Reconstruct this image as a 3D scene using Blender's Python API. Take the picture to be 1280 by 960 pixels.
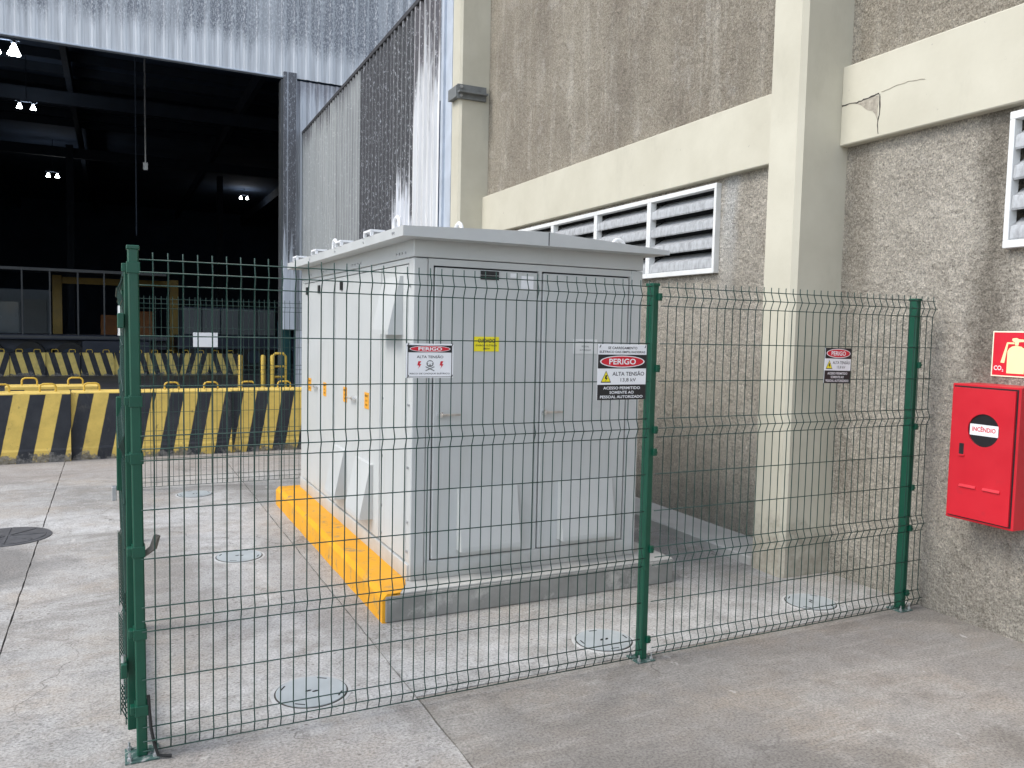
import bpy, bmesh, math, random
from mathutils import Matrix, Vector
random.seed(7)
R = math.radians
scene = bpy.context.scene
C = scene.collection
for o in list(bpy.data.objects):
    bpy.data.objects.remove(o)

# ------------------------------------------------------------------ camera
F_PX, CAM_H, YAW, PITCH, ROLL = 1012.92, 1.7874, 0.4579, -0.0665, 0.0223
cd = bpy.data.cameras.new('camera'); cam = bpy.data.objects.new('camera', cd); C.objects.link(cam)
cd.sensor_width = 36; cd.lens = 36 * F_PX / 1280; cd.clip_start = .05; cd.clip_end = 2000
fw = Vector((math.sin(YAW) * math.cos(PITCH), math.cos(YAW) * math.cos(PITCH), math.sin(PITCH)))
rt = Vector((math.cos(YAW), -math.sin(YAW), 0)); up = rt.cross(fw)
r2 = math.cos(ROLL) * rt + math.sin(ROLL) * up; u2 = -math.sin(ROLL) * rt + math.cos(ROLL) * up
cam.matrix_world = Matrix(((r2.x, u2.x, -fw.x, 0), (r2.y, u2.y, -fw.y, 0), (r2.z, u2.z, -fw.z, CAM_H), (0, 0, 0, 1)))
scene.camera = cam

# ------------------------------------------------------------------ sky, sun, exposure
SUN_EL, SUN_AZ = 49, -86            # azimuth clockwise from +Y: light comes from the left (-X)
w = bpy.data.worlds.new('World'); scene.world = w; w.use_nodes = True
nt = w.node_tree; nt.nodes.clear()
sky = nt.nodes.new('ShaderNodeTexSky'); sky.sky_type = 'NISHITA'; sky.sun_disc = False
sky.sun_elevation = R(SUN_EL); sky.sun_rotation = R(SUN_AZ); sky.dust_density = 1.2; sky.air_density = 1; sky.ozone_density = 1
hs = nt.nodes.new('ShaderNodeHueSaturation'); hs.inputs['Saturation'].default_value = .52
bg = nt.nodes.new('ShaderNodeBackground'); bg.inputs[1].default_value = .15
wo = nt.nodes.new('ShaderNodeOutputWorld')
nt.links.new(sky.outputs[0], hs.inputs['Color']); nt.links.new(hs.outputs[0], bg.inputs[0]); nt.links.new(bg.outputs[0], wo.inputs[0])
sl = bpy.data.lights.new('sun', 'SUN'); sl.energy = .82; sl.angle = R(24); sl.color = (1, .95, .87)
so = bpy.data.objects.new('sun', sl); C.objects.link(so)
sd = Vector((math.sin(R(SUN_AZ)) * math.cos(R(SUN_EL)), math.cos(R(SUN_AZ)) * math.cos(R(SUN_EL)), math.sin(R(SUN_EL))))
so.rotation_euler = sd.to_track_quat('Z', 'Y').to_euler(); so.location = sd * 40
vs = scene.view_settings; vs.view_transform = 'Standard'; vs.look = 'None'; vs.gamma = 1; vs.use_curve_mapping = False
vs.exposure = 1.23
scene.render.engine = 'CYCLES'

# ------------------------------------------------------------------ helpers: meshes and objects
class MB:
    def __init__(s): s.v = []; s.f = []
    def add(s, v, f):
        n = len(s.v); s.v += [tuple(p) for p in v]; s.f += [tuple(i + n for i in q) for q in f]; return s
    def box(s, x0, x1, y0, y1, z0, z1, b=0):
        if b:
            bm = bmesh.new(); bmesh.ops.create_cube(bm, size=1)
            for q in bm.verts:
                q.co = ((x0 + x1) / 2 + q.co.x * (x1 - x0), (y0 + y1) / 2 + q.co.y * (y1 - y0), (z0 + z1) / 2 + q.co.z * (z1 - z0))
            bmesh.ops.bevel(bm, geom=bm.edges[:], offset=b, segments=1, affect='EDGES')
            return s.bm(bm)
        v = [(x, y, z) for x in (x0, x1) for y in (y0, y1) for z in (z0, z1)]
        return s.add(v, [(0, 1, 3, 2), (4, 6, 7, 5), (0, 4, 5, 1), (2, 3, 7, 6), (0, 2, 6, 4), (1, 5, 7, 3)])
    def bm(s, bm):
        bm.verts.index_update(); s.add([tuple(q.co) for q in bm.verts], [[q.index for q in f.verts] for f in bm.faces]); bm.free(); return s
    def prism(s, poly, a, b, axis='y'):
        # polygon in the plane across `axis`, extruded a..b
        def P(u, w_, t): return {'y': (u, t, w_), 'x': (t, u, w_), 'z': (u, w_, t)}[axis]
        n = len(poly)
        v = [P(u, w_, a) for u, w_ in poly] + [P(u, w_, b) for u, w_ in poly]
        f = [tuple(range(n)), tuple(range(2 * n - 1, n - 1, -1))] + [(i, i + n, (i + 1) % n + n, (i + 1) % n) for i in range(n)]
        bm = bmesh.new(); vs_ = [bm.verts.new(p) for p in v]
        for q in f: bm.faces.new([vs_[i] for i in q])
        bmesh.ops.recalc_face_normals(bm, faces=bm.faces[:]); return s.bm(bm)
    def tube(s, pts, r, n=8, caps=True):
        pts = [Vector(p) for p in pts]; rings = []; ref = None
        for i, p in enumerate(pts):
            d = (pts[min(i + 1, len(pts) - 1)] - pts[max(i - 1, 0)]).normalized()
            if ref is None: ref = Vector((1, 0, 0)) if abs(d.x) < .8 else Vector((0, 1, 0))
            a = (ref - d * ref.dot(d)).normalized(); ref = a; b = d.cross(a)
            rr = r[i] if isinstance(r, (list, tuple)) else r
            rings.append([p + (a * math.cos(2 * math.pi * k / n) + b * math.sin(2 * math.pi * k / n)) * rr for k in range(n)])
        v = [q for g in rings for q in g]; f = []
        for i in range(len(pts) - 1):
            for k in range(n):
                f.append((i * n + k, i * n + (k + 1) % n, (i + 1) * n + (k + 1) % n, (i + 1) * n + k))
        if caps: f += [tuple(range(n - 1, -1, -1)), tuple((len(pts) - 1) * n + k for k in range(n))]
        return s.add(v, f)
    def cyl(s, c, r, a, b, axis='z', n=24):
        c = Vector(c); d = {'x': Vector((1, 0, 0)), 'y': Vector((0, 1, 0)), 'z': Vector((0, 0, 1))}[axis]
        return s.tube([c + d * a, c + d * b], r, n)
    def torus(s, c, R_, r, axis='x', a0=0, a1=360, n=14, m=7):
        pts = []
        for i in range(n + 1):
            t = R(a0 + (a1 - a0) * i / n); u, w_ = R_ * math.cos(t), R_ * math.sin(t)
            pts.append(Vector(c) + (Vector((0, u, w_)) if axis == 'x' else Vector((u, 0, w_))))
        return s.tube(pts, r, m)
    def build(s, name, m, parent=None, M=None, smooth=False, loc=None):
        me = bpy.data.meshes.new(name)
        v = s.v if M is None else [tuple(M @ Vector(p)) for p in s.v]
        me.from_pydata(v, [], s.f); me.update()
        if smooth:
            for p in me.polygons: p.use_smooth = True
            me.set_sharp_from_angle(angle=R(38))
        me.materials.append(m)
        return link(name, me, parent, loc)
def link(name, me, parent=None, loc=None):
    o = bpy.data.objects.new(name, me); C.objects.link(o)
    if parent: o.parent = parent
    if loc: o.location = loc
    return o
def tag(o, label=None, cat=None, group=None, kind=None):
    for k, v in (('label', label), ('category', cat), ('group', group), ('kind', kind)):
        if v: o[k] = v
    return o
def thing(name, label, cat, loc=(0, 0, 0), rotz=0, group=None):
    o = bpy.data.objects.new(name, None); C.objects.link(o); o.empty_display_size = .1
    o.location = loc; o.rotation_euler = (0, 0, rotz)
    return tag(o, label, cat, group)
def copy_tree(o, parent=None):
    c = o.copy(); C.objects.link(c); c.parent = parent
    for ch in list(o.children): copy_tree(ch, c)
    return c

# ------------------------------------------------------------------ helpers: lettering
_tc = {}
def text_geo(body, bold=0.0):
    k = (body, bold)
    if k not in _tc:
        cu = bpy.data.curves.new('t', 'FONT'); cu.body = body; cu.align_x = 'CENTER'; cu.size = 1; cu.offset = bold; cu.resolution_u = 3
        ob = bpy.data.objects.new('t', cu); C.objects.link(ob)
        me = bpy.data.meshes.new_from_object(ob.evaluated_get(bpy.context.evaluated_depsgraph_get()))
        v = [(p.co.x, p.co.y) for p in me.vertices]; f = [tuple(q.vertices) for q in me.polygons]
        bpy.data.objects.remove(ob); bpy.data.meshes.remove(me); bpy.data.curves.remove(cu)
        _tc[k] = (v, f)
    return _tc[k]
def put_text(mb, body, cx, cz, width, height, y, bold=.012):
    """lettering facing -y, squeezed into width x height round (cx, cz)"""
    v, f = text_geo(body, bold)
    x0, x1 = min(p[0] for p in v), max(p[0] for p in v); z0, z1 = min(p[1] for p in v), max(p[1] for p in v)
    q = [(cx + (p[0] - (x0 + x1) / 2) / (x1 - x0) * width, y, cz + (p[1] - (z0 + z1) / 2) / (z1 - z0) * height) for p in v]
    mb.add(q, f); return mb
def ellipse(cx, cz, rx, rz, n=40): return [(cx + rx * math.cos(2 * math.pi * i / n), cz + rz * math.sin(2 * math.pi * i / n)) for i in range(n)]

# ------------------------------------------------------------------ helpers: materials
class NT:
    def __init__(s, name):
        s.m = bpy.data.materials.new(name); s.m.use_nodes = True; s.t = s.m.node_tree; s.t.nodes.clear()
        s.out = s.n('ShaderNodeOutputMaterial'); s.b = s.n('ShaderNodeBsdfPrincipled'); s.l(s.b.outputs[0], s.out.inputs[0])
        s.tc = s.n('ShaderNodeTexCoord'); s.co = s.tc.outputs['Object']
    def n(s, t): return s.t.nodes.new(t)
    def l(s, a, b): s.t.links.new(a, b)
    def scale(s, v, co=None):
        m = s.n('ShaderNodeMapping'); m.inputs['Scale'].default_value = v; s.l(co or s.co, m.inputs[0]); return m.outputs[0]
    def noise(s, sc, det=4, rough=.55, co=None, dist=0):
        t = s.n('ShaderNodeTexNoise'); t.inputs['Scale'].default_value = sc; t.inputs['Detail'].default_value = det
        t.inputs['Roughness'].default_value = rough; t.inputs['Distortion'].default_value = dist; s.l(co or s.co, t.inputs['Vector']); return t.outputs['Fac']
    def voro(s, sc, co=None, feat='F1'):
        t = s.n('ShaderNodeTexVoronoi'); t.feature = feat; t.inputs['Scale'].default_value = sc; s.l(co or s.co, t.inputs['Vector']); return t.outputs[0]
    def ramp(s, f, stops, smooth=False):
        r = s.n('ShaderNodeValToRGB'); e = r.color_ramp.elements
        if smooth: r.color_ramp.interpolation = 'EASE'
        while len(e) < len(stops): e.new(.5)
        for q, (p, c) in zip(e, stops):
            q.position = p; q.color = (c, c, c, 1) if isinstance(c, (int, float)) else (*c, 1)
        s.l(f, r.inputs[0]); return r.outputs[0]
    def mix(s, f, a, b, mode='MIX'):
        m = s.n('ShaderNodeMix'); m.data_type = 'RGBA'; m.blend_type = mode
        for v, i in ((f, 0), (a, 6), (b, 7)):
            if isinstance(v, (int, float)): m.inputs[i].default_value = v if i == 0 else (v, v, v, 1)
            elif isinstance(v, tuple): m.inputs[i].default_value = (*v, 1)
            else: s.l(v, m.inputs[i])
        return m.outputs[2]
    def math(s, op, a, b=0.0, c=None):
        m = s.n('ShaderNodeMath'); m.operation = op
        for i, v in enumerate((a, b) if c is None else (a, b, c)):
            if isinstance(v, (int, float)): m.inputs[i].default_value = v
            else: s.l(v, m.inputs[i])
        return m.outputs[0]
    def xyz(s, co=None):
        x = s.n('ShaderNodeSeparateXYZ'); s.l(co or s.co, x.inputs[0]); return x.outputs
    def rng(s, v, a, b, c=0.0, d=1.0):
        m = s.n('ShaderNodeMapRange'); m.inputs[1].default_value = a; m.inputs[2].default_value = b; m.inputs[3].default_value = c; m.inputs[4].default_value = d
        s.l(v, m.inputs[0]); return m.outputs[0]
    def bump(s, h, st=.3, d=.01, prev=None):
        b = s.n('ShaderNodeBump'); b.inputs['Strength'].default_value = st; b.inputs['Distance'].default_value = d; s.l(h, b.inputs['Height'])
        if prev: s.l(prev, b.inputs['Normal'])
        s.l(b.outputs[0], s.b.inputs['Normal']); return b.outputs[0]
    def fin(s, col=None, rough=None, metal=0, spec=.5):
        for v, k in ((col, 'Base Color'), (rough, 'Roughness')):
            if v is None: continue
            if isinstance(v, tuple): s.b.inputs[k].default_value = (*v, 1)
            elif isinstance(v, (int, float)): s.b.inputs[k].default_value = v
            else: s.l(v, s.b.inputs[k])
        s.b.inputs['Metallic'].default_value = metal; s.b.inputs['Specular IOR Level'].default_value = spec
        return s.m
def paint(name, c, rough=.5, var=.12, scale=6, metal=0, spec=.5, bump=0, bs=60, dirt=None, dirt_at=.62):
    """painted or plain surface with uneven tone, optional dirt blotches"""
    t = NT(name); n = t.noise(scale, 5, .6); lo = tuple(x * (1 - var) for x in c); hi = tuple(min(1, x * (1 + var * .6)) for x in c)
    col = t.ramp(n, [(.3, lo), (.7, hi)])
    if dirt:
        d = t.ramp(t.noise(scale * 1.7, 8, .68), [(dirt_at, 0), (dirt_at + .12, 1)]); col = t.mix(d, col, dirt)
    rg = t.rng(t.noise(scale * 2, 3), .3, .7, max(0, rough - .08), min(1, rough + .1))
    if bump: t.bump(t.noise(bs, 4, .6), bump, .004)
    return t.fin(col, rg, metal, spec)

def m_ground(name, tint, dark, pale_bands, pits=.8, streaks=.35):
    """worn cast concrete: aggregate speckle, brown and grey blotches, pale cement skims with ragged edges"""
    t = NT(name); x, y, z = t.xyz()
    sc = lambda k, kk=None: tuple(c * q for c, q in zip(tint, kk or (k, k, k)))
    big = t.noise(.6, 6, .65, dist=.5); mid = t.noise(2.6, 8, .68); sml = t.noise(9, 8, .7); fine = t.noise(42, 6, .72)
    col = t.ramp(big, [(.3, sc(.74)), (.5, tint), (.7, sc(1.2))])
    col = t.mix(t.ramp(mid, [(.44, 0), (.62, .7)]), col, sc(1, (.80, .75, .70)))
    warm = t.ramp(t.noise(1.2, 7, .66, co=t.scale((1, 1.3, 1))), [(.48, 0), (.64, .55)])
    col = t.mix(warm, col, sc(1, (1.07, .96, .84)))
    col = t.mix(t.ramp(sml, [(.5, 0), (.66, .55)]), col, sc(1.3))
    col = t.mix(t.ramp(t.noise(7, 7, .7), [(.53, 0), (.66, .5)]), col, sc(.62))
    st = t.noise(3, 7, .68, co=t.scale((.5, 3.6, 1))); col = t.mix(t.ramp(st, [(.52, 0), (.68, streaks)]), col, sc(1.38))
    damp = t.ramp(t.noise(.75, 7, .68, co=t.scale((1, 1.7, 1)), dist=.8), [(.52, 0), (.60, .7)]); col = t.mix(damp, col, sc(1, (.64, .615, .585)))          # broad damp stains
    if pale_bands:
        wob = t.math('MULTIPLY', t.math('SUBTRACT', t.noise(2.1, 7, .68), .5), 1.0); acc = None
        for ax, c0, hw, lo, hi in pale_bands:
            u, v = (x, y) if ax == 'x' else (y, x)      # band centred on u=c0, running lo..hi along v
            d = t.math('ADD', t.math('ABSOLUTE', t.math('SUBTRACT', u, c0)), wob)
            k = t.rng(d, hw - .10, hw + .12, 1, 0)
            e = t.math('MULTIPLY', t.rng(t.math('ADD', v, wob), lo - .25, lo + .25), t.rng(t.math('ADD', v, wob), hi - .25, hi + .25, 1, 0))
            k = t.math('MULTIPLY', k, e); acc = k if acc is None else t.math('MAXIMUM', acc, k)
        skim = t.math('MULTIPLY', acc, t.rng(t.noise(6, 7, .68), .38, .6, .15, 1))
        col = t.mix(t.math('MULTIPLY', skim, .6), col, (.60, .60, .595))
    if dark:
        for cx, cy, rx, ry, a, c in dark:
            dx = t.math('DIVIDE', t.math('SUBTRACT', x, cx), rx); dy = t.math('DIVIDE', t.math('SUBTRACT', y, cy), ry)
            d = t.math('ADD', t.math('SQRT', t.math('ADD', t.math('MULTIPLY', dx, dx), t.math('MULTIPLY', dy, dy))), t.math('MULTIPLY', t.math('SUBTRACT', t.noise(2.6, 6, .65), .5), 1.5))
            col = t.mix(t.rng(d, .75, 1.15, a, 0), col, c)
    # aggregate speckle and pits
    sp = t.ramp(t.noise(80, 4, .7), [(.34, .5), (.5, 1), (.68, 1.3)])
    col = t.mix(.85, col, sp, 'MULTIPLY')
    spk = t.math('MULTIPLY', t.ramp(t.noise(34, 3, .6, co=t.scale((1, 1.5, .3))), [(.56, 0), (.63, 1)]), t.ramp(t.noise(1.7, 5, .6), [(.40, .1), (.60, pits * .9)])); col = t.mix(spk, col, sc(.5))
    pit = t.ramp(t.voro(19, co=t.scale((1, 1.3, .2))), [(.10, 0), (.2, 1)])
    pk = t.math('MULTIPLY', t.math('SUBTRACT', 1.0, pit), t.ramp(t.noise(2.4, 4), [(.42, 0), (.58, pits)])); col = t.mix(pk, col, (.13, .11, .095))
    chip = t.ramp(t.noise(7.5, 5, .55, co=t.scale((1, .55, 1))), [(.68, 0), (.71, 1)]); col = t.mix(t.math('MULTIPLY', chip, .5), col, (.6, .58, .55))
    dco = t.n('ShaderNodeVectorMath'); dco.operation = 'ADD'; nz = t.n('ShaderNodeTexNoise'); nz.inputs['Scale'].default_value = 1.6; nz.inputs['Detail'].default_value = 6; t.l(t.co, nz.inputs['Vector'])
    t.l(t.co, dco.inputs[0]); t.l(nz.outputs['Color'], dco.inputs[1])
    hair = t.math('MULTIPLY', t.ramp(t.voro(.55, co=dco.outputs[0], feat='DISTANCE_TO_EDGE'), [(.0, 1), (.0035, 0)]), t.ramp(t.noise(.8, 3), [(.46, 0), (.56, .7)])); col = t.mix(hair, col, (.1, .09, .08))
    b = t.bump(fine, .5, .008); t.bump(sml, .3, .015, b)
    return t.fin(col, t.rng(mid, .3, .7, .72, .9), spec=.3)

def m_stucco(name, upper):
    """rough cast render: coarse thrown grit, rain streaks, soot"""
    t = NT(name); big = t.noise(.9, 7, .66); vs_ = t.noise(2.4, 7, .66, co=t.scale((1, 2.2, .22)))
    col = t.ramp(big, [(.32, (.37, .325, .262) if upper else (.52, .475, .405)), (.68, (.51, .46, .375) if upper else (.72, .665, .575))])
    col = t.mix(t.ramp(vs_, [(.50, 0), (.66, .6 if upper else .4)]), col, (.64, .595, .51))
    col = t.mix(t.ramp(t.noise(1.1, 8, .72, co=t.scale((1, 1, .45))), [(.50, 0), (.68, .7)]), col, (.29, .255, .208))
    col = t.mix(t.ramp(t.noise(2.6, 7, .7), [(.55, 0), (.68, .5)]), col, (.66, .62, .55))      # patches where the grit is bare
    if not upper:
        yy, zz = t.xyz()[1], t.xyz()[2]; wob = t.math('MULTIPLY', t.math('SUBTRACT', t.noise(3.5, 7, .7, co=t.scale((1, 1, .4))), .5), .42)
        for c0, hw, zt, zb, cc, aa in ((-.33, .07, 3.2, .9, (.24, .215, .175), .75), (.72, .09, 3.2, 1.6, (.27, .24, .195), .55), (2.13, .05, 3.2, 2.0, (.70, .70, .68), .75), (1.35, .10, 1.6, -.2, (.25, .225, .185), .5), (-1.5, .35, 2.35, 1.2, (.27, .245, .205), .55)):
            d_ = t.math('ADD', t.math('ABSOLUTE', t.math('SUBTRACT', yy, c0)), wob)
            k_ = t.math('MULTIPLY', t.rng(d_, hw * .5, hw + .10, aa, 0), t.math('MULTIPLY', t.rng(t.math('ADD', zz, wob), zb, zb + .8), t.rng(zz, zt, zt + .02, 1, 0))); col = t.mix(k_, col, cc)
    z = t.xyz()[2]; wz = t.math('ADD', z, t.math('MULTIPLY', t.math('SUBTRACT', t.noise(1.7, 6, .65), .5), 1.1))
    col = t.mix(t.rng(wz, .12, .5, .5, 0), col, (.36, .34, .295))          # splash line above the ground
    g = t.noise(95, 5, .75); g2 = t.noise(38, 5, .7); v = t.voro(75)
    col = t.mix(.9, col, t.ramp(g, [(.34, .38), (.46, .9), (.54, 1.1), (.66, 1.6)]), 'MULTIPLY')
    col = t.mix(.45, col, t.ramp(g2, [(.36, .62), (.5, 1), (.64, 1.3)]), 'MULTIPLY')
    b = t.bump(v, .6, .016); b = t.bump(g, 1.0, .016, b); b = t.bump(g2, 1.0, .05, b); t.bump(t.noise(13, 5, .65), .8, .09, b)
    return t.fin(col, .95, spec=.12)

def m_cladding(name, axis, z_lo, amount, white, mould, jag, pitch=.25, grey=0.0, rib=.5, bands=0.0, flakes=.6):
    """white sheet metal with mould that runs down in streaks; axis = local axis along the wall"""
    t = NT(name); ax = axis == 'x'; X, Y, z = t.xyz(); u_ = X if ax else Y
    co = t.scale((5, 1, .16) if ax else (1, 5, .16)); cf = t.scale((16, 1, .5) if ax else (1, 16, .5))
    run = t.noise(1.0, 6, .7, co=co); s2 = t.noise(1.0, 6, .7, co=cf)
    lim = t.math('ADD', z, t.math('MULTIPLY', t.math('SUBTRACT', run, .5), jag * 4))
    m = t.rng(lim, z_lo, z_lo + .5, 0, 1)                                        # mould stops at a ragged line, drips hang below
    m = t.math('MULTIPLY', m, t.rng(s2, .5 - amount * .42, .60 - amount * .42, 0, 1))
    if bands: m = t.math('MULTIPLY', m, t.ramp(t.noise(1.0, 3, .6, co=t.scale((1.5, 1, .05) if ax else (1, 1.5, .05))), [(.40, 1 - bands), (.52, 1)]))
    fl = t.ramp(t.noise(1.0, 6, .8, co=t.scale((34, 34, 12))), [(flakes - .05, 1), (flakes + .05, .05)])       # pale flakes left in the mould
    m = t.math('MULTIPLY', m, fl)
    base = t.mix(t.ramp(t.noise(1.0, 5, .65, co=cf), [(.35, 0), (.66, 1)]), white, tuple(c * .76 for c in white))
    if grey:
        base = t.mix(grey, base, (.24, .25, .25)); base = t.mix(t.math('MULTIPLY', t.ramp(t.noise(15, 6, .75), [(.56, 0), (.64, 1)]), .6), base, white)
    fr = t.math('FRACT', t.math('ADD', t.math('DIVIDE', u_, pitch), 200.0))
    rb = t.math('MULTIPLY', t.math('MULTIPLY', t.rng(fr, .52, .64), t.rng(fr, .9, 1.0, 1, 0)), t.rng(s2, .3, .62, .25, 1))   # grime beside each rib, widened as painted rib shading
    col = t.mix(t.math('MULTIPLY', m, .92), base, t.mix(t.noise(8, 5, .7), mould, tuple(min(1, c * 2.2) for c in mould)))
    cr = t.math('MULTIPLY', t.math('MULTIPLY', t.rng(fr, .38, .44), t.rng(fr, .48, .56, 1, 0)), t.rng(s2, .35, .6, .3, .85)); col = t.mix(cr, col, tuple(c * .8 for c in white))   # rib highlight painted on the crests, with mould rubbed off
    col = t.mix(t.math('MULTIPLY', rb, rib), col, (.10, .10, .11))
    t.bump(t.noise(30, 3), .1, .004)
    return t.fin(col, .6, 0, .35)

def m_barrier(name, slant, yel=(.74, .53, .13), blk=(.022, .025, .032)):
    t = NT(name); x, y, z = t.xyz()
    oi = t.n('ShaderNodeObjectInfo'); off = t.n('ShaderNodeVectorMath'); off.operation = 'ADD'; t.l(t.co, off.inputs[0]); t.l(t.math('MULTIPLY', oi.outputs['Random'], 53.0), off.inputs[1]); t.co = off.outputs[0]
    u = t.math('ADD', t.math('ADD', x, t.math('MULTIPLY', z, -slant)), t.math('MULTIPLY', oi.outputs['Random'], .35))
    u = t.math('ADD', u, t.math('MULTIPLY', t.math('SUBTRACT', t.noise(9, 4), .5), .012))
    fr = t.math('FRACT', t.math('ADD', t.math('DIVIDE', u, .35), 20.0))
    k = t.rng(fr, .505, .53); k2 = t.rng(fr, .0, .02); st = t.math('MULTIPLY', k2, t.math('SUBTRACT', 1.0, k))
    top = t.rng(z, .845, .852)                                                 # the top is all yellow
    st = t.math('MAXIMUM', st, top)
    yl = t.mix(t.ramp(t.noise(5, 6, .65), [(.4, 0), (.75, .7)]), yel, tuple(c * .62 for c in yel))
    yl = t.mix(t.ramp(t.noise(13, 6, .7), [(.63, 0), (.7, .75)]), yl, (.16, .115, .05))
    bk = t.mix(t.ramp(t.noise(4, 5), [(.4, 0), (.8, .6)]), blk, (.06, .063, .07))
    col = t.mix(st, bk, yl)
    col = t.mix(t.ramp(t.noise(3.2, 8, .75, co=t.scale((1, 1, .5))), [(.57, 0), (.7, .5)]), col, (.15, .135, .11))
    lo = t.math('ADD', z, t.math('MULTIPLY', t.math('SUBTRACT', t.noise(5, 7, .72), .5), .75))
    col = t.mix(t.rng(lo, .03, .075, .9, 0), col, t.ramp(t.noise(24, 5), [(.35, (.07, .068, .065)), (.65, (.25, .24, .225))]))
    t.bump(t.noise(22, 5, .65), .4, .012)
    return t.fin(col, .68, 0, .35)

M = {}
_t = NT('cabinet enamel'); _c = _t.ramp(_t.noise(1.8, 5, .6), [(.3, (.485, .505, .50)), (.7, (.53, .545, .537))])
_c = _t.mix(_t.ramp(_t.noise(1.0, 7, .7, co=_t.scale((9, 9, .7))), [(.55, 0), (.75, .35)]), _c, (.39, .385, .355))          # rain runs
_z = _t.math('ADD', _t.xyz()[2], _t.math('MULTIPLY', _t.math('SUBTRACT', _t.noise(5, 7, .7), .5), .35)); _c = _t.mix(_t.rng(_z, .0, .14, .55, 0), _c, (.34, .315, .275))   # dust thrown up from the plinth
_c = _t.mix(_t.ramp(_t.noise(28, 6, .7), [(.66, 0), (.72, .5)]), _c, (.38, .37, .34))
_t.bump(_t.noise(2.2, 2, .4), .12, .03); M['cab'] = _t.fin(_c, _t.rng(_t.noise(3, 4), .3, .7, .32, .48))
M['cabroof'] = paint('roof enamel', (.50, .515, .51), .45, .06, 3, dirt=(.42, .41, .38), dirt_at=.69)
M['seam'] = paint('seam shadow gap rubber', (.05, .052, .055), .8, .1)
M['green'] = paint('fence green coating', (.001, .066, .036), .38, .12, 9, spec=.5)
M['wire'] = paint('wire green coating', (.005, .042, .031), .38, .1, 9)
M['galv'] = paint('galvanised steel', (.52, .53, .54), .4, .2, 30, metal=.8)
M['silver'] = paint('bright bolt', (.7, .7, .7), .3, .1, 30, metal=.9)
M['plateb'] = paint('base plate worn green', (.05, .11, .095), .5, .3, 30, dirt=(.33, .34, .33), dirt_at=.52)
M['rust'] = paint('worn strike plate', (.16, .145, .125), .7, .3, 30)
M['yellow'] = paint('traffic yellow paint on kerb', (.78, .36, .010), .55, .12, 5, bump=.3, bs=40, dirt=(.36, .24, .10), dirt_at=.555)
M['yel2'] = paint('yellow tube paint', (.62, .42, .06), .55, .2, 12, dirt=(.25, .18, .07), dirt_at=.66)
M['plinth'] = paint('cast plinth concrete', (.29, .288, .27), .9, .3, 3, bump=.5, bs=45, dirt=(.46, .45, .42), dirt_at=.54, spec=.2)
M['plinthtop'] = paint('plinth top screed', (.47, .465, .44), .88, .14, 4, bump=.35, bs=60, dirt=(.26, .25, .23), dirt_at=.64, spec=.2)
_t = NT('cream masonry paint'); _n = _t.noise(1.6, 6, .65)
_c = _t.ramp(_n, [(.3, (.49, .465, .375)), (.7, (.565, .54, .445))])
_c = _t.mix(_t.ramp(_t.noise(2.0, 8, .7, co=_t.scale((1, 1, .35))), [(.56, 0), (.72, .4)]), _c, (.39, .37, .30))
_z = _t.math('ADD', _t.xyz()[2], _t.math('MULTIPLY', _t.math('SUBTRACT', _t.noise(3.5, 6, .68), .5), .8))
_c = _t.mix(_t.rng(_z, .22, .42, .75, 0), _c, _t.ramp(_t.noise(14, 6, .7), [(.35, (.24, .215, .17)), (.65, (.42, .39, .33))]))
_c = _t.mix(_t.ramp(_t.noise(17, 5, .6), [(.70, 0), (.74, .6)]), _c, (.30, .28, .24))
_t.bump(_t.noise(28, 5), .15, .006); M['cream'] = _t.fin(_c, .82, spec=.2)
M['crack'] = paint('broken concrete in the spall', (.37, .335, .275), .95, .35, 30, bump=.8, bs=50)
M['crackd'] = paint('open crack', (.05, .045, .04), .95, .2)
M['stuccoL'] = m_stucco('rough cast render', False); M['stuccoU'] = m_stucco('rough cast render streaked', True)
M['frame'] = paint('white louvre frame', (.72, .73, .72), .5, .08, 5, dirt=(.4, .4, .38), dirt_at=.68)
M['slat'] = NT('louvre slat with dust'); _t = M['slat']
_c = _t.mix(_t.ramp(_t.noise(1.0, 7, .72, co=_t.scale((30, 26, 9))), [(.44, 0), (.64, .75)]), (.43, .445, .46), (.22, .225, .23)); M['slat'] = _t.fin(_c, .6)
M['dark'] = paint('dark interior', (.02, .021, .023), .9, .2)
M['steelcol'] = paint('weathered flashing', (.48, .53, .60), .5, .18, 2.5, dirt=(.13, .13, .14), dirt_at=.66)
M['bracket'] = paint('grey steel bracket', (.17, .18, .18), .6, .25, 12)
M['edge'] = paint('mouldy edge flashing', (.045, .045, .05), .7, .3, 10)
M['red'] = paint('red enamel', (.54, .012, .024), .36, .1, 3, spec=.5, dirt=(.44, .02, .03), dirt_at=.62)
M['redsign'] = paint('red print', (.60, .010, .028), .4, .04, 5)
M['glow'] = paint('pale yellow photoluminescent print', (.80, .82, .42), .45, .03, 5)
M['cream2'] = paint('cream sign border', (.84, .82, .62), .5, .03, 5)
M['white'] = paint('white sign plate', (.80, .81, .83), .38, .03, 6)
M['black'] = paint('black print', (.012, .012, .014), .45, .05, 5)
M['orange'] = paint('orange sticker', (.78, .36, .03), .5, .05, 20)
M['yelsign'] = paint('yellow sticker', (.86, .74, .02), .45, .04, 9)
M['glass'] = paint('dark acrylic window', (.018, .016, .018), .12, .2, 6)
M['cover'] = paint('painted steel cover', (.40, .435, .445), .5, .12, 9, dirt=(.55, .55, .53), dirt_at=.62)
M['covring'] = paint('cover rim mortar', (.50, .50, .49), .9, .2, 14, bump=.4)
M['lever'] = paint('worn handle lever', (.42, .38, .33), .5, .3, 30)
M['iron'] = paint('cast iron', (.085, .085, .09), .6, .35, 12, bump=.4)
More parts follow.
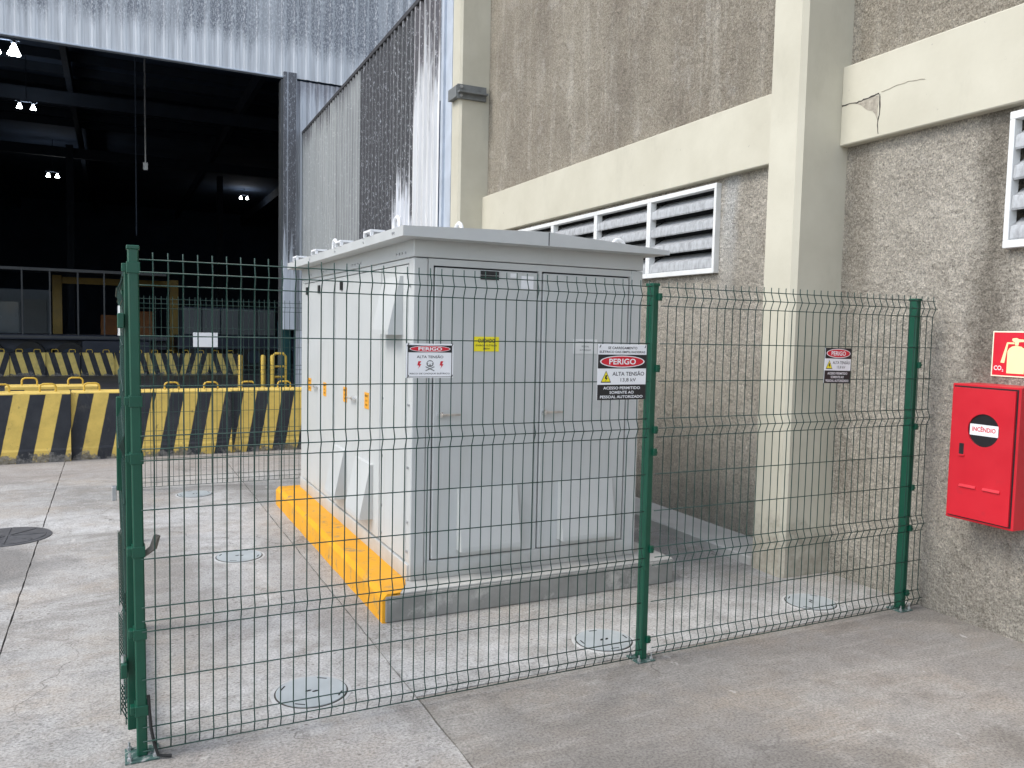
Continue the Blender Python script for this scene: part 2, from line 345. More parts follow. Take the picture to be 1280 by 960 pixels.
M['ironhole'] = paint('open slot', (.008, .008, .008), .9, .1)
M['rubber'] = paint('black rubber', (.012, .012, .012), .6, .2, 8)
M['teal'] = paint('teal steel column', (.01, .10, .11), .5, .2, 4)
M['conc'] = paint('grey concrete', (.30, .31, .31), .9, .2, 2, bump=.4)
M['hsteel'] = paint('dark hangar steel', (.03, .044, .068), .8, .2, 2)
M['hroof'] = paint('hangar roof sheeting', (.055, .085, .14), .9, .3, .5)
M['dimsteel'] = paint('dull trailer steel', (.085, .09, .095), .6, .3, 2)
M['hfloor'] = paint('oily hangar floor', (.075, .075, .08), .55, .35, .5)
M['asphalt'] = paint('dark yard asphalt', (.10, .098, .095), .9, .25, .8, bump=.3)
M['truckblue'] = paint('dark blue chassis', (.02, .028, .05), .5, .3, 3)
M['truckgrey'] = paint('grey trailer curtain', (.11, .125, .135), .6, .2, 1)
M['office'] = paint('pale office panel', (.10, .125, .15), .6, .15, 1)
M['officeglass'] = paint('office glazing', (.05, .09, .13), .2, .3, .7)
M['box_orange'] = paint('stored orange goods', (.30, .12, .04), .7, .3, 3)
M['dimyel'] = paint('shade-dimmed yellow steel', (.22, .145, .025), .6, .3, 2)  # yellow tube paint darkened in its colour for the hangar's shade
M['bar1'] = m_barrier('barrier paint leaning left', .19); M['bar2'] = m_barrier('barrier paint leaning right', -.28, (.74, .57, .17)); M['bar3'] = m_barrier('barrier paint far leaning left', .28, (.74, .57, .17))
def emit(name, c, s):
    t = NT(name); t.b.inputs['Emission Color'].default_value = (*c, 1); t.b.inputs['Emission Strength'].default_value = s
    return t.fin((.8, .8, .8), .4)
M['lamp'] = emit('lit lamp', (.95, .97, 1.0), 20)
M['gritm'] = paint('grit', (.26, .24, .21), .9, .5, 40)
M['gap'] = paint('joint dirt', (.06, .055, .048), .95, .3, 12)

# ------------------------------------------------------------------ ground
YF = 3.533                                            # line of the front fence
g = MB().add([(-400, -400, -.014), (400, -400, -.014), (400, 400, -.014), (-400, 400, -.014)], [(0, 1, 2, 3)]).build('ground', M['gap']); tag(g, kind='structure')
BANDS = [('x', .86, .30, 3.45, 9.3), ('y', 3.86, .26, .2, 4.6), ('y', 8.0, .42, -4.0, 1.3), ('x', -.85, .22, 3.0, 6.4), ('x', 3.75, .22, 3.7, 8)]
mg_left = m_ground('worn concrete yard', (.395, .384, .368), [(-1.15, 6.75, .75, .75,   .75, (.17, .16, .15)), (.45, 5.4, .5, 1.0, .35, (.25, .24, .23)), (.5, 11.1, 4.5, .95, .45, (.30, .262, .235)), (1.15, 5.6, .22, 1.3, .4, (.25, .245, .24)), (.3, 3.0, .8, .5, .4, (.31, .275, .25))], BANDS)
mg_right = m_ground('darker concrete by the wall', (.315, .298, .274), [(2.0, 2.5, .9, .8, .5, (.20, .188, .175)), (4.5, 3.0, .5, 1.0, .35, (.22, .21, .195)), (3.2, 3.25, 1.2, .25, .35, (.2, .19, .18))], None, .25, .6)
mg_in = m_ground('pale concrete in the enclosure', (.365, .36, .348), [(3.9, 5.2, .5, 1.1, .4, (.2, .195, .19))], BANDS)
def slab(x0, x1, y0, y1, m, z=0, name='slab'):
    rnd = random.Random(int(x0 * 31 + y0 * 17)); G = .004; pts = []
    def edge(a, b):
        n = max(2, int((Vector(b) - Vector(a)).length / .09)); n = min(n, 160)
        for i in range(n):
            t = i / n; j = rnd.uniform(-.003, .003) if i else 0
            d = (Vector(b) - Vector(a)).normalized(); p = Vector(a).lerp(Vector(b), t) + Vector((-d.y, d.x)) * j
            pts.append((p.x, p.y))
    a, b, c, d = (x0 + G, y0 + G), (x1 - G, y0 + G), (x1 - G, y1 - G), (x0 + G, y1 - G)
    edge(a, b); edge(b, c); edge(c, d); edge(d, a)
    return MB().prism(pts, z - .012, z, 'z').build(name, m, g)
JX, JL = 1.305, -.56
slab(JX, 9, -3, 3.62, mg_right); slab(JX, 9, 3.62, 9.75, mg_in); slab(JX, 9, 9.75, 12.6, mg_left)
slab(JL, JX, -3, 12.6, mg_left); slab(-4.2, JL, -3, 12.6, mg_left); slab(-9, -4.2, -3, 12.6, mg_left)
tag(MB().add([(-60, 12.6, -.008), (30, 12.6, -.008), (30, 23.2, -.008), (-60, 23.2, -.008)], [(0, 1, 2, 3)]).build('road', M['asphalt']), kind='structure')
tag(MB().add([(-60, 23.2, -.004), (30, 23.2, -.004), (30, 92, -.004), (-60, 92, -.004)], [(0, 1, 2, 3)]).build('hangar_floor', M['hfloor']), kind='structure')

# ------------------------------------------------------------------ masonry building on the right (local x into the wall, local y along it)
WPHI = -.0237; WP = (4.80, YF, 0)
bld = thing('concrete_building', 'rough rendered building with cream concrete frame and white louvred vents', 'building', WP, WPHI)
WT, TOP = .22, 10.5
def wall_with_openings(name, y0, y1, z0, z1, ops, m):
    b = MB(); ops = sorted(ops); cur = y0
    for a, c, l, h in ops:
        b.box(0.045, WT, cur, a, z0, z1); b.box(.045, WT, a, c, z0, l)
        if z1 - h > .005: b.box(.045, WT, a, c, h, z1)
        cur = c
    b.box(.045, WT, cur, y1, z0, z1); return b.build(name, m, bld)
BZ0, BZ1 = 3.18, 3.747; CY0, CY1 = .84, 1.185; CF0, CF1 = 7.65, 8.0
LZ0, LZ1 = 2.34, 3.14
wall_with_openings('wall_panel', -8, CY0, -.02, BZ0, [(-2.508, -.428, LZ0, LZ1)], M['stuccoL'])
wall_with_openings('wall_panel', CY1, CF0, -.02, BZ0, [(2.255, 6.466, LZ0, LZ1)], M['stuccoL'])
MB().box(.045, WT, -8, CY0, BZ1, TOP).build('wall_panel', M['stuccoU'], bld)
MB().box(.045, WT, CY1, CF0, BZ1, TOP).build('wall_panel', M['stuccoU'], bld)
bm1 = MB().box(-.035, WT + .02, -8, CY0 + .003, BZ0, BZ1, .008).build('beam', M['cream'], bld)
MB().box(-.035, WT + .02, CY1 - .003, CF0 + .003, BZ0, BZ1, .008).build('beam', M['cream'], bld)
def column(y0, y1):
    c = .035; p = [(-.415 + c, y0), (.26, y0), (.26, y1), (-.415 + c, y1), (-.415, y1 - c), (-.415, y0 + c)]
    return MB().prism(p, -.02, TOP, 'z').build('column', M['cream'], bld)
column(CY0, CY1); column(CF0, CF1)
MB().box(WT + .03, 9, -8, 8, -.02, TOP).build('building_core', M['dark'], bld)
MB().box(-.40, .04, CY1 + .004, CF0 - .01, -.02, .07, .012).build('footing', M['plinthtop'], bld)
# spalled patch and cracks on the near beam
def ragged(pts, name, m, d):
    MB().prism(pts, -.035 - d, -.03, 'x').build(name, m, bm1)
ragged([(.70, 3.455), (.655, 3.462), (.60, 3.468), (.55, 3.470), (.512, 3.466), (.512, 3.42), (.517, 3.36), (.514, 3.30), (.535, 3.345), (.56, 3.372), (.60, 3.385), (.62, 3.40), (.655, 3.43)], 'spall', M['crack'], .002)
def crack(pts, wd, m=None):
    up_, dn = [], []; q = [pts[0]]
    for a_, b_ in zip(pts, pts[1:]):
        for k in (1, 2, 3):
            q.append((a_[0] + (b_[0] - a_[0]) * k / 3 + random.uniform(-.004, .004), a_[1] + (b_[1] - a_[1]) * k / 3 + random.uniform(-.004, .004)))
    vert = abs(pts[-1][1] - pts[0][1]) > abs(pts[-1][0] - pts[0][0])
    for a_, b_ in q:
        k = wd * (.2 + .8 * random.random())
        up_.append((a_, b_ + k) if not vert else (a_ + k, b_)); dn.append((a_, b_ - k) if not vert else (a_ - k, b_))
    MB().prism(up_ + dn[::-1], -.0385, -.03, 'x').build('crack', m or M['crackd'], bm1)
crack([(.833, 3.470), (.77, 3.472), (.70, 3.462), (.64, 3.466), (.57, 3.475), (.512, 3.478)], .007)
crack([(.503, 3.472), (.494, 3.41), (.501, 3.33), (.507, 3.26), (.499, 3.20)], .005)
crack([(.49, 3.486), (.43, 3.490), (.33, 3.498), (.24, 3.496), (.15, 3.485)], .0016, M['crack'])
# louvred vents: every bay is a part with frame and slats
def louvre(y0, y1):
    fr = MB(); t = .045
    fr.box(-.012, .06, y0, y1, LZ1 - t, LZ1, .003).box(-.012, .06, y0, y1, LZ0, LZ0 + t, .003)
    fr.box(-.0115, .06, y0, y0 + .032, LZ0 + t, LZ1 - t, .003).box(-.0115, .06, y1 - .032, y1, LZ0 + t, LZ1 - t, .003)
    l = fr.build('louvre', M['frame'], bld)
    MB().box(.19, .21, y0 + .01, y1 - .01, LZ0 + .01, LZ1 - .01).build('back_panel', M['dark'], l)
    n = 4; h = (LZ1 - LZ0 - 2 * t) / n
    for k in range(n):
        z = LZ0 + t + k * h
        p = [(.0, z + .012), (.006, z), (.012, z + .055), (.022, z + .075), (.05, z + .092), (.10, z + .13), (.165, z + .165), (.163, z + .172), (.095, z + .138), (.04, z + .10), (.006, z + .085), (.002, z + .06)]
        b = MB(); b.prism([(q[0], q[1]) for q in p], y0 + .034, y1 - .034, 'y'); s_ = b.build('slat', M['slat'], l)
    return l
for i in range(4): louvre(2.255 + i * 1.0535, 2.255 + (i + 1) * 1.0535 - .003)
for i in range(2): louvre(-.428 - (i + 1) * 1.04 + .003, -.428 - i * 1.04)
# bracket on the far column
br = MB().box(-.47, -.02, CF0 - .05, CF0 - .002, 5.13, 5.33).build('bracket', M['bracket'], bld)
MB().box(-.47, -.02, CF0 - .13, CF0 - .05, 5.20, 5.225).build('flange', M['bracket'], br)
for z in (5.165, 5.29): MB().cyl((-.42, CF0 - .05, z), .022, -.025, 0, 'y', 6).build('bolt', M['galv'], br)
MB().box(-.49, -.417, CF0 - .04, CF0 + .3, 5.15, 5.31).build('side_plate', M['bracket'], br)

# ------------------------------------------------------------------ hangar: outside cladding (same local frame) and the great door
HY = 23.3
han = thing('hangar', 'mouldy white corrugated hangar with a wide open dark doorway', 'building', (4.5, HY, 0))
IW = Matrix.Translation(Vector(WP)) ; IW = IW @ Matrix.Rotation(WPHI, 4, 'Z'); TOH = Matrix.Translation(Vector((-4.5, -HY, 0))) @ IW   # wall frame -> hangar frame
def corrugate(u0, u1, z0, z1, pitch=.25, depth=.05, nz=1):
    """trapezoid sheet; returns list of (u, d) profile points"""
    p = []; u = u0; k = 0
    prof = [(0, 0), (.34, 0), (.42, 1), (.66, 1), (.74, 0)]
    n = int(math.ceil((u1 - u0) / pitch))
    for i in range(n):
        for a, d in prof:
            q = u0 + (i + a) * pitch
            if q <= u1: p.append((q, d * depth))
    p.append((u1, 0)); return p
def sheet(name, prof, z0, z1, place, m, parent, Mx=None, th=.004):
    v = []; f = []; n = len(prof)
    for z in (z0, z1):
        for q, d in prof: v.append(place(q, d, z))
    for z in (z0, z1):
        for q, d in prof: v.append(place(q, d - th, z))
    for i in range(n - 1):
        f.append((i, i + 1, n + i + 1, n + i)); f.append((2 * n + i, 3 * n + i, 3 * n + i + 1, 2 * n + i + 1))
        f.append((i, 2 * n + i, 2 * n + i + 1, i + 1)); f.append((n + i, n + i + 1, 3 * n + i + 1, 3 * n + i))
    bm = bmesh.new(); vv = [bm.verts.new(p) for p in v]
    for q in f: bm.faces.new([vv[i] for i in q])
    bmesh.ops.recalc_face_normals(bm, faces=bm.faces[:])
    return MB().bm(bm).build(name, m, parent, Mx)
SX, SZ0, SZ1 = -.43, 1.66, 7.1
mc_far = m_cladding('far grey cladding', 'y', 6.75, .5, (.62, .64, .63), (.07, .07, .075), .6, grey=.55, rib=.72)
mc_mid = m_cladding('black moulded cladding', 'y', 1.2, 1.0, (.72, .74, .79), (.022, .022, .023), .9, rib=.4, flakes=.60)
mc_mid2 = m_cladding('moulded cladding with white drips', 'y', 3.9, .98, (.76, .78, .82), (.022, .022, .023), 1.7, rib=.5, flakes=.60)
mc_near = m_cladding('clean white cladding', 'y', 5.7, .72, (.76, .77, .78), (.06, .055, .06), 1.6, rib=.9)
place_side = lambda q, d, z: (SX - d, q, z)
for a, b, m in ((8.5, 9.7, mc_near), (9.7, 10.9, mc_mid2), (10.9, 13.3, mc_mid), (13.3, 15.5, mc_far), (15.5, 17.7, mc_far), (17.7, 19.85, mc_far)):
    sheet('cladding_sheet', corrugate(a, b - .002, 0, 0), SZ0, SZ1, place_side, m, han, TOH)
MB().box(SX - .06, SX + .1, 8.5, 19.85, SZ1, SZ1 + .09, .01).build('edge_flashing', M['edge'], han, TOH)
MB().box(SX + .02, SX + .12, 8.005, 8.5, 0, 10.5).box(SX - .02, SX + .02, 8.28, 8.33, 0, 10.4).build('corner_flashing', M['steelcol'], han, TOH)
MB().box(SX + .06, SX + .3, 8.005, 19.6, 0, SZ0 - .02).build('low_wall', M['conc'], han, TOH)
# header over the doorway, made of sheets
mh = m_cladding('header cladding', 'x', 9.15, .9, (.73, .75, .77), (.10, .108, .125), .5, pitch=.33, rib=.22, bands=.45, flakes=.535)
HZ = 8.6; px0 = 4.2 - 4.5
def header_bottom(x): return HZ
xs = -20.0; i = 0
while xs < 13:
    xe = xs + 2.31
    sheet('header_sheet', corrugate(xs, xe - .002, 0, 0, .33, .02), HZ, 16, lambda q, d, z: (q - 4.5, -d, z), mh, han); xs = xe; i += 1
MB().box(-24.5, px0 + .1, -.045, .12, HZ - .04, HZ, .01).build('header_trim', M['steelcol'], han)
mp = m_cladding('pilaster mould', 'x', 3.4, .9, (.62, .66, .72), (.05, .05, .055), 2.2, rib=0)
MB().box(px0 + .06, px0 + .42, -.10, .3, 1.66, HZ + .12, .01).build('pilaster', mp, han)
MB().box(px0, px0 + .06, -.06, .3, 0, HZ - .09).build('door_jamb', M['dimsteel'], han)
sheet('header_sheet', corrugate(4.62, 7.0, 0, 0, .25, .03), 0, HZ - .05, lambda q, d, z: (q - 4.5, .04 - d, z), m_cladding('recess cladding', 'x', 7.9, .5, (.76, .79, .83), (.2, .2, .22), .5, rib=.5), han)
# hangar shell: roof, walls behind the cladding
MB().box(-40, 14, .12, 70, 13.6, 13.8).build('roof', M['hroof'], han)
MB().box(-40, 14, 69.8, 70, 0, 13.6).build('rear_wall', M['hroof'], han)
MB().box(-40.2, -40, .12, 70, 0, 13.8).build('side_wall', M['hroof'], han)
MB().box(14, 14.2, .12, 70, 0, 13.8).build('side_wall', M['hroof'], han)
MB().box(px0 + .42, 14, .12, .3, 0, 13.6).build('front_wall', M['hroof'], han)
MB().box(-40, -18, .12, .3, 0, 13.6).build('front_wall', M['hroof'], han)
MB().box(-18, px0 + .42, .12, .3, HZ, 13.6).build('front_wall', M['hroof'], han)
for k in range(14):
    y = 2.2 + k * 2.3
    MB().box(-40, 14, y, y + .12, 13.2, 13.6).build('purlin', M['hsteel'], han)
for k, y in enumerate((9, 21, 35)):
    MB().box(-40, 14, y, y + .3, 11.9, 12.5).build('beam', M['hsteel'], han)
for x in (-12.5, -6.2, 1.5, 8):
    MB().box(x - .12, x + .12, .4, 69, 12.5, 13.2).build('girder', M['hsteel'], han)
for x, y in ((-6.8, 34), (2.6, 40), (-12, 30)):
    MB().box(x - .2, x + .2, y, y + .4, 0, 12.5).build('column', M['hsteel'], han)
# teal stanchion at the door corner
tc = thing('steel_stanchion', 'teal steel stanchion at the foot of the hangar door corner', 'column', (4.42, HY + .55, 0))
MB().box(-.17, .17, -.1, .1, .02, 1.9, .01).build('shaft', M['teal'], tc); MB().box(-.22, .22, -.15, .15, 0, .02).build('base_plate', M['teal'], tc)
# pairs of lit lamps hanging from the roof
def lamp(x, y, z, lab, k=1.0):
    t = thing('hanging_lamp', lab, 'lamp', (x, y, z), group='twin lamps inside the hangar')
    MB().box(-.42, .42, -.05, .05, .28, .36).build('bar', M['hsteel'], t)
    MB().tube([(0, 0, .36), (0, 0, 13.6 - z)], .02, 6).build('rod', M['hsteel'], t)
    for s in (-.26, .26):
        h = MB().tube([(s, 0, .30), (s, 0, .22), (s, 0, .2)], [.05, .08, .05], 12).build('holder', M['hsteel'], t)
        MB().tube([(s, 0, .2 - .34 * k), (s, 0, .2 - .17 * k), (s, 0, .2)], [.19 * k, .11 * k, .04 * k], 12).build('reflector', M['lamp'], h)
lamp(-2.94, 30, 10.1, 'nearest twin hanging lamp at the left edge of the dark doorway'); lamp(-3.32, 42, 11.0, 'second twin hanging lamp below and right of the nearest one', .62)
lamp(-3.47, 62, 11.2, 'small far twin lamp on the left, lowest of the left three', .7); lamp(10.39, 75, 12.75, 'lone far twin lamp on the right of the dark doorway', .7)
pc = thing('pendant_control', 'thin hanging control cable with a small box at its end in the doorway', 'cable', (1.05, 31, 13.6))
MB().tube([(0, 0, 0), (0, 0, -6.35)], .03, 6).build('cable', M['galv'], pc); MB().box(-.08, .08, -.06, .06, -6.62, -6.35, .01).build('button_box', M['galv'], pc)
pc = thing('chain', 'thin dark hanging chain left of the pendant control cable', 'chain', (.78, 32, 13.6))
MB().tube([(0, 0, 0), (0, 0, -8.6)], .025, 6).build('links', M['hsteel'], pc); MB().torus((0, 0, -8.68), .08, .02, 'x').build('hook', M['hsteel'], pc)

# ------------------------------------------------------------------ inside the hangar: trailers, portal, office
def wheel(parent, x, y, z, r=.5):
    t = MB().cyl((x, y, z), r, -.14, .14, 'y', 28).build('wheel', M['rubber'], parent, smooth=True)
    MB().cyl((x, y, z), r * .55, -.16, -.12, 'y', 20).build('rim', M['hsteel'], t)
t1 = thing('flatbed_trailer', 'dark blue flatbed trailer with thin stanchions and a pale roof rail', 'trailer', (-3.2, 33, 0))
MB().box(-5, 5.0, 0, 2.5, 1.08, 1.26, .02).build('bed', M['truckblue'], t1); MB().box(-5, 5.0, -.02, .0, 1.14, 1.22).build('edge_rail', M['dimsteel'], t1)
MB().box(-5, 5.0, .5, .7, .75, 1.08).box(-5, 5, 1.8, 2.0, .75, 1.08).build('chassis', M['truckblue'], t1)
MB().box(2.2, 4.4, .02, .1, .5, 1.05).build('side_guard', M['truckblue'], t1)
MB().box(-5, 5.0, 0, .08, 3.5, 3.6).build('roof_rail', M['dimsteel'], t1); MB().box(-5, 5, .08, 2.5, 3.56, 3.6).build('roof_sheet', M['hsteel'], t1)
for x in (-4.5, -2.1, .36, 1.21, 2.08, 2.92): MB().box(x - .025, x + .025, .01, .06, 1.26, 3.5).build('stanchion', M['dimsteel'], t1)
for x in (-.7, .55, 1.8): wheel(t1, x, .35, .5)
t2 = thing('box_trailer', 'grey panelled trailer side behind the bollards in the hangar', 'trailer', (4.1, 33.2, 0))
for k in range(5): MB().box(-1.7 + k * .68, -1.7 + k * .68 + .64, 0, .1, 1.36, 2.36, .01).build('panel', M['truckgrey'], t2)
MB().box(-1.7, 1.72, .1, 2.4, 1.3, 2.4).build('body', M['hsteel'], t2); MB().box(-1.9, 2.4, .1, 2.3, .8, 1.3).build('chassis', M['truckblue'], t2)
for x in (-1.1, .9): wheel(t2, x, .25, .5)
pt = thing('portal_frame', 'yellow steel portal frame behind the flatbed trailer', 'frame', (-1.92, 36, 0))
MB().box(-.16, .16, -.16, .16, 0, 3.5).build('post', M['dimyel'], pt); MB().box(4.0, 4.32, -.16, .16, 0, 3.5).build('post', M['dimyel'], pt); MB().box(.16, 4.0, -.1, .1, 3.2, 3.45).build('crossbeam', M['dimyel'], pt)
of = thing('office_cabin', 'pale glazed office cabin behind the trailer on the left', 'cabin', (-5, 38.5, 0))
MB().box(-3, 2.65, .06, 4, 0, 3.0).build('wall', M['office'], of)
for k in range(4):
    wn = MB().box(-2.9 + k * 1.15, -2.9 + k * 1.15 + 1.08, 0, .06, 1.1, 2.55).build('window', M['office'], of)
    MB().box(-2.83 + k * 1.15, -2.83 + k * 1.15 + .94, -.01, .0, 1.17, 2.48).build('pane', M['officeglass'], wn)
MB().box(1.75, 2.55, 0, .055, 0, 2.6).build('door', M['truckgrey'], of)
cr = thing('goods_stack', 'orange goods stacked on a pallet seen through the yellow portal', 'goods', (.55, 39, 0))
MB().box(-1.1, 1.1, 0, 1, 0, .15).build('pallet', M['hsteel'], cr)
for k, (x, z, h) in enumerate(((-.7, .15, 1.9), (.05, .15, 1.5), (.75, .15, 2.1))): MB().box(x - .33, x + .33, .1, .9, z, z + h, .02).build('box', M['box_orange'], cr)

# ------------------------------------------------------------------ striped concrete barriers
def barrier(x, y, L, m, H, rot, lab, group, z=0, nh=2, sc=1.0):
    t = thing('concrete_barrier', lab, 'barrier', (x, y, z), rot, group)
    hw, tw = .27 * sc, .19 * sc
    prof = [(-hw, 0), (-hw, .17 * H), (-hw + .012, .2 * H), (-tw, H - .012), (-tw + .012, H), (tw - .012, H), (tw, H - .012), (hw - .012, .2 * H), (hw, .17 * H), (hw, 0)]
    MB().prism(prof, -L / 2 + .004, L / 2 - .004, 'x').build('body', m, t)
    for k in range(nh):
        c = (-L / 4 + k * L / 2) if nh == 2 else 0; q = .09
        pts = [(c - q, 0, H - .02), (c - q, 0, H + .06), (c - q + .01, 0, H + .085), (c - q + .04, 0, H + .1), (c + q - .04, 0, H + .1), (c + q - .01, 0, H + .085), (c + q, 0, H + .06), (c + q, 0, H - .02)]
        MB().tube(pts, .012, 7).build('lifting_loop', M['yel2'], t, smooth=True)
    return t
GB = 'near yellow and black barriers behind the enclosure'
X0 = -3.45
names = ['leftmost near striped barrier, mostly out of the picture', 'near striped barrier at the left picture edge with a crumbled foot', 'near striped barrier just left of the green corner post', 'near striped barrier right of the green corner post', 'near striped barrier seen through mesh beside the cabinet', 'near striped barrier mostly hidden behind the grey cabinet']
edges = [-2.5, -1.52, -.5, .46, 1.47, 2.48, 3.45]
ys = [11.80, 11.86, 11.96, 11.98, 12.03, 12.03]
for k in range(1, 6):
    a, b = edges[k], edges[k + 1]
    barrier((a + b) / 2, ys[k], b - a, M['bar1'], .87, R((1, 2.5, 1, 0, 0, 0)[k]), names[k], GB)
barrier(-.75, 12.72, 1.1, M['bar1'], .895, R(1.5), 'striped barrier standing behind the near row, only its top and loop showing', 'second row barriers')
GF = 'far striped barriers inside the hangar'
fl = ['far striped barrier at the left picture edge inside the hangar', 'second far striped barrier from the left picture edge', 'third far striped barrier, stripes leaning right, below the trailer wheel', 'far striped barrier left of the green corner post', 'far striped barrier hidden partly by the green corner post', 'far striped barrier right of the corner post behind the mesh', 'far striped barrier below the blank white fence plate', 'rightmost far striped barrier, left of the yellow bollards']
for k in range(8):
    barrier(-3.4 + k * .98, 29.75 + .04 * k, .98, (M['bar3'], M['bar2'], M['bar2'], M['bar2'], M['bar2'], M['bar2'], M['bar3'], M['bar2'])[k], .74, R(random.uniform(-2, 2)), fl[k], GF)
for x, lab in ((2.82, 'leftmost yellow bollard, standing apart by the hangar door'), (3.37, 'middle yellow bollard by the hangar door'), (3.60, 'right yellow bollard touching the yellow hoop guard')):
    t = thing('bollard', lab, 'bollard', (x, 21, 0), 0, 'yellow bollards by the hangar door')
    MB().tube([(0, 0, 0), (0, 0, 1.0), (0, 0, 1.025)], [.055, .055, .035], 14).build('post', M['yel2'], t, smooth=True); MB().box(-.1, .1, -.1, .1, 0, .012).build('base_plate', M['yel2'], t)
t = thing('hoop_guard', 'yellow tubular hoop guard beside the bollards', 'guard', (3.82, 21.3, 0))
MB().tube([(-.16, 0, 0), (-.16, 0, .98), (-.1, 0, 1.05), (.1, 0, 1.05), (.16, 0, .98), (.16, 0, 0)], .035, 10).build('hoop', M['yel2'], t, smooth=True)
for z in (.45, .72): MB().tube([(-.16, 0, z), (.16, 0, z)], .03, 8).build('rail', M['yel2'], t)

# ------------------------------------------------------------------ plinth and transformer cabinet
PX, PY, PW, PD, PH = 1.442, 4.605, 2.163, 3.58, .177
pl = thing('concrete_plinth', 'low concrete plinth with a yellow painted edge under the grey cabinet', 'plinth', (PX, PY, 0))
MB().box(.016, PW, .014, PD - .02, 0, PH - .012, .008).build('block', M['plinth'], pl)
MB().box(.06, PW - .005, .02, PD - .03, PH - .012, PH, .003).build('screed', M['plinthtop'], pl)
rr = random.Random(3)
yk = [(.0, .0), (.0, PH - .03), (.03, PH), (.285, PH), (.285, PH - .02), (.02, PH - .02), (.02, .0)]
bm = bmesh.new(); N = 26; rows = []
for j in range(N + 1):
    y = .02 + (PD - .01) * j / N
    jit = lambda s: rr.uniform(-s, s)
    xin = .288 + jit(.012) - (.17, .10, .05, .02)[j] if j < 4 else .288 + jit(.012)
    rows.append([bm.verts.new(p) for p in ((0 + jit(.003), y, 0), (0 + jit(.003), y, PH - .03), (.028 + jit(.003), y, PH + .002), (xin, y, PH + .003), (xin, y, PH - .02), (.03, y, PH - .02), (.03, y, 0))])
for j in range(N):
    for k in range(7): bm.faces.new((rows[j][k], rows[j][(k + 1) % 7], rows[j + 1][(k + 1) % 7], rows[j + 1][k]))
bm.faces.new(rows[0][::-1]); bm.faces.new(rows[-1]); bmesh.ops.recalc_face_normals(bm, faces=bm.faces[:])
MB().bm(bm).build('painted_kerb', M['yellow'], pl)

CX, CYc, CW, CD = 1.674, 4.808, 1.716, 3.32
cab = thing('transformer_cabinet', 'large light grey steel transformer cabinet on a yellow edged plinth', 'cabinet', (CX, CYc, PH))
z_ = lambda z: z - PH                                  # world height -> local
T1, T0 = z_(2.226), z_(.30)
MB().box(.03, CW - .03, .03, CD - .03, .0, z_(2.33)).build('core', M['seam'], cab)
# corner posts, top band, base rail
MB().box(0, .095, 0, .095, 0, T1 - .003, .006).build('corner_post', M['cab'], cab); MB().box(CW - .095, CW, 0, .095, 0, T1 - .003, .006).build('corner_post', M['cab'], cab)
MB().box(0, .095, CD - .095, CD, 0, T1 - .003, .006).build('corner_post', M['cab'], cab); MB().box(CW - .095, CW, CD - .095, CD, 0, T1 - .003, .006).build('corner_post', M['cab'], cab)
MB().box(-.001, CW + .001, -.001, CD + .001, T1 + .003, z_(2.345), .004).build('top_band', M['cab'], cab)
MB().box(-.012, 0.03, .02, CD - .02, 0, .105, .004).build('base_rail', M['cab'], cab); MB().box(.098, CW - .098, 0.0, .03, 0, z_(.297), .004).build('base_rail', M['cab'], cab)
MB().box(CW - .03, CW, .1, CD - .1, .0, T1).build('side_wall', M['cab'], cab); MB().box(.1, CW - .1, CD - .03, CD, 0, T1).build('rear_wall', M['cab'], cab)
# front frame round the doors
d1 = (1.812 - CX, 2.545 - CX); d2 = (2.582 - CX, 3.275 - CX); DZ0, DZ1 = z_(.30), z_(2.175)
MB().box(.098, d1[0] - .006, .004, .03, z_(.2985), T1 - .003).build('frame_strip', M['cab'], cab); MB().box(d1[1] + .006, d2[0] - .006, .004, .03, z_(.2985), T1 - .003).build('frame_strip', M['cab'], cab)
MB().box(d2[1] + .006, CW - .098, .004, .03, z_(.2985), T1 - .003).build('frame_strip', M['cab'], cab)
MB().box(d1[0] - .006, d2[1] + .006, .0045, .03, DZ1 + .006, T1 - .003).build('frame_strip', M['cab'], cab)
FR = Matrix.Identity(4)
LS = Matrix(((0, 1, 0, 0), (-1, 0, 0, 0), (0, 0, 1, 0), (0, 0, 0, 1)))      # -y facing pieces turned to face -x : (x,y)->(y,-x); reading direction is -y
def hood(u0, u1, z0, z1, d, name, parent, Mx=None):
    """sloped rain hood over a vent: flush at its top, open side down"""
    prof = [(0, z1), (-d * .25, z1 - .005), (-d, z0 + .03), (-d, z0), (0, z0)]
    b = MB(); b.prism([(q[0], q[1]) for q in prof], u0, u1, 'x'); return b.build(name, M['cab'], parent, Mx)
def handle(x, z, y, parent, Mx=None, s=1):
    hb = MB().cyl((x, y, z), .018, -.03, 0, 'y', 12).build('handle', M['silver'], parent, Mx)
    MB().box(min(x, x + .13 * s), max(x, x + .13 * s), y - .042, y - .028, z - .008, z + .007, .002).build('lever', M['lever'], hb, Mx)
for k, d in enumerate((d1, d2)):
    dr = MB().box(d[0] + .005, d[1] - .005, -.002, .03, DZ0 + .005, DZ1 - .005, .004).build('door', M['cab'], cab)
    hx = (1.99 - CX, 2.74 - CX)[k]; hood(hx, hx + .425, z_(.355), z_(.765), .088, 'vent_hood', dr)
    handle((1.862, 2.612)[k] - CX, z_(1.24), -.002, dr)
    MB().box(d[0] + .03, d[0] + .034, -.004, -.001, DZ0 + .02, DZ1 - .02).build('fold', M['cab'], dr)
MB().cyl((.10, -.002, z_(.30)), .009, -.006, 0, 'y', 8).build('bolt', M['galv'], cab)
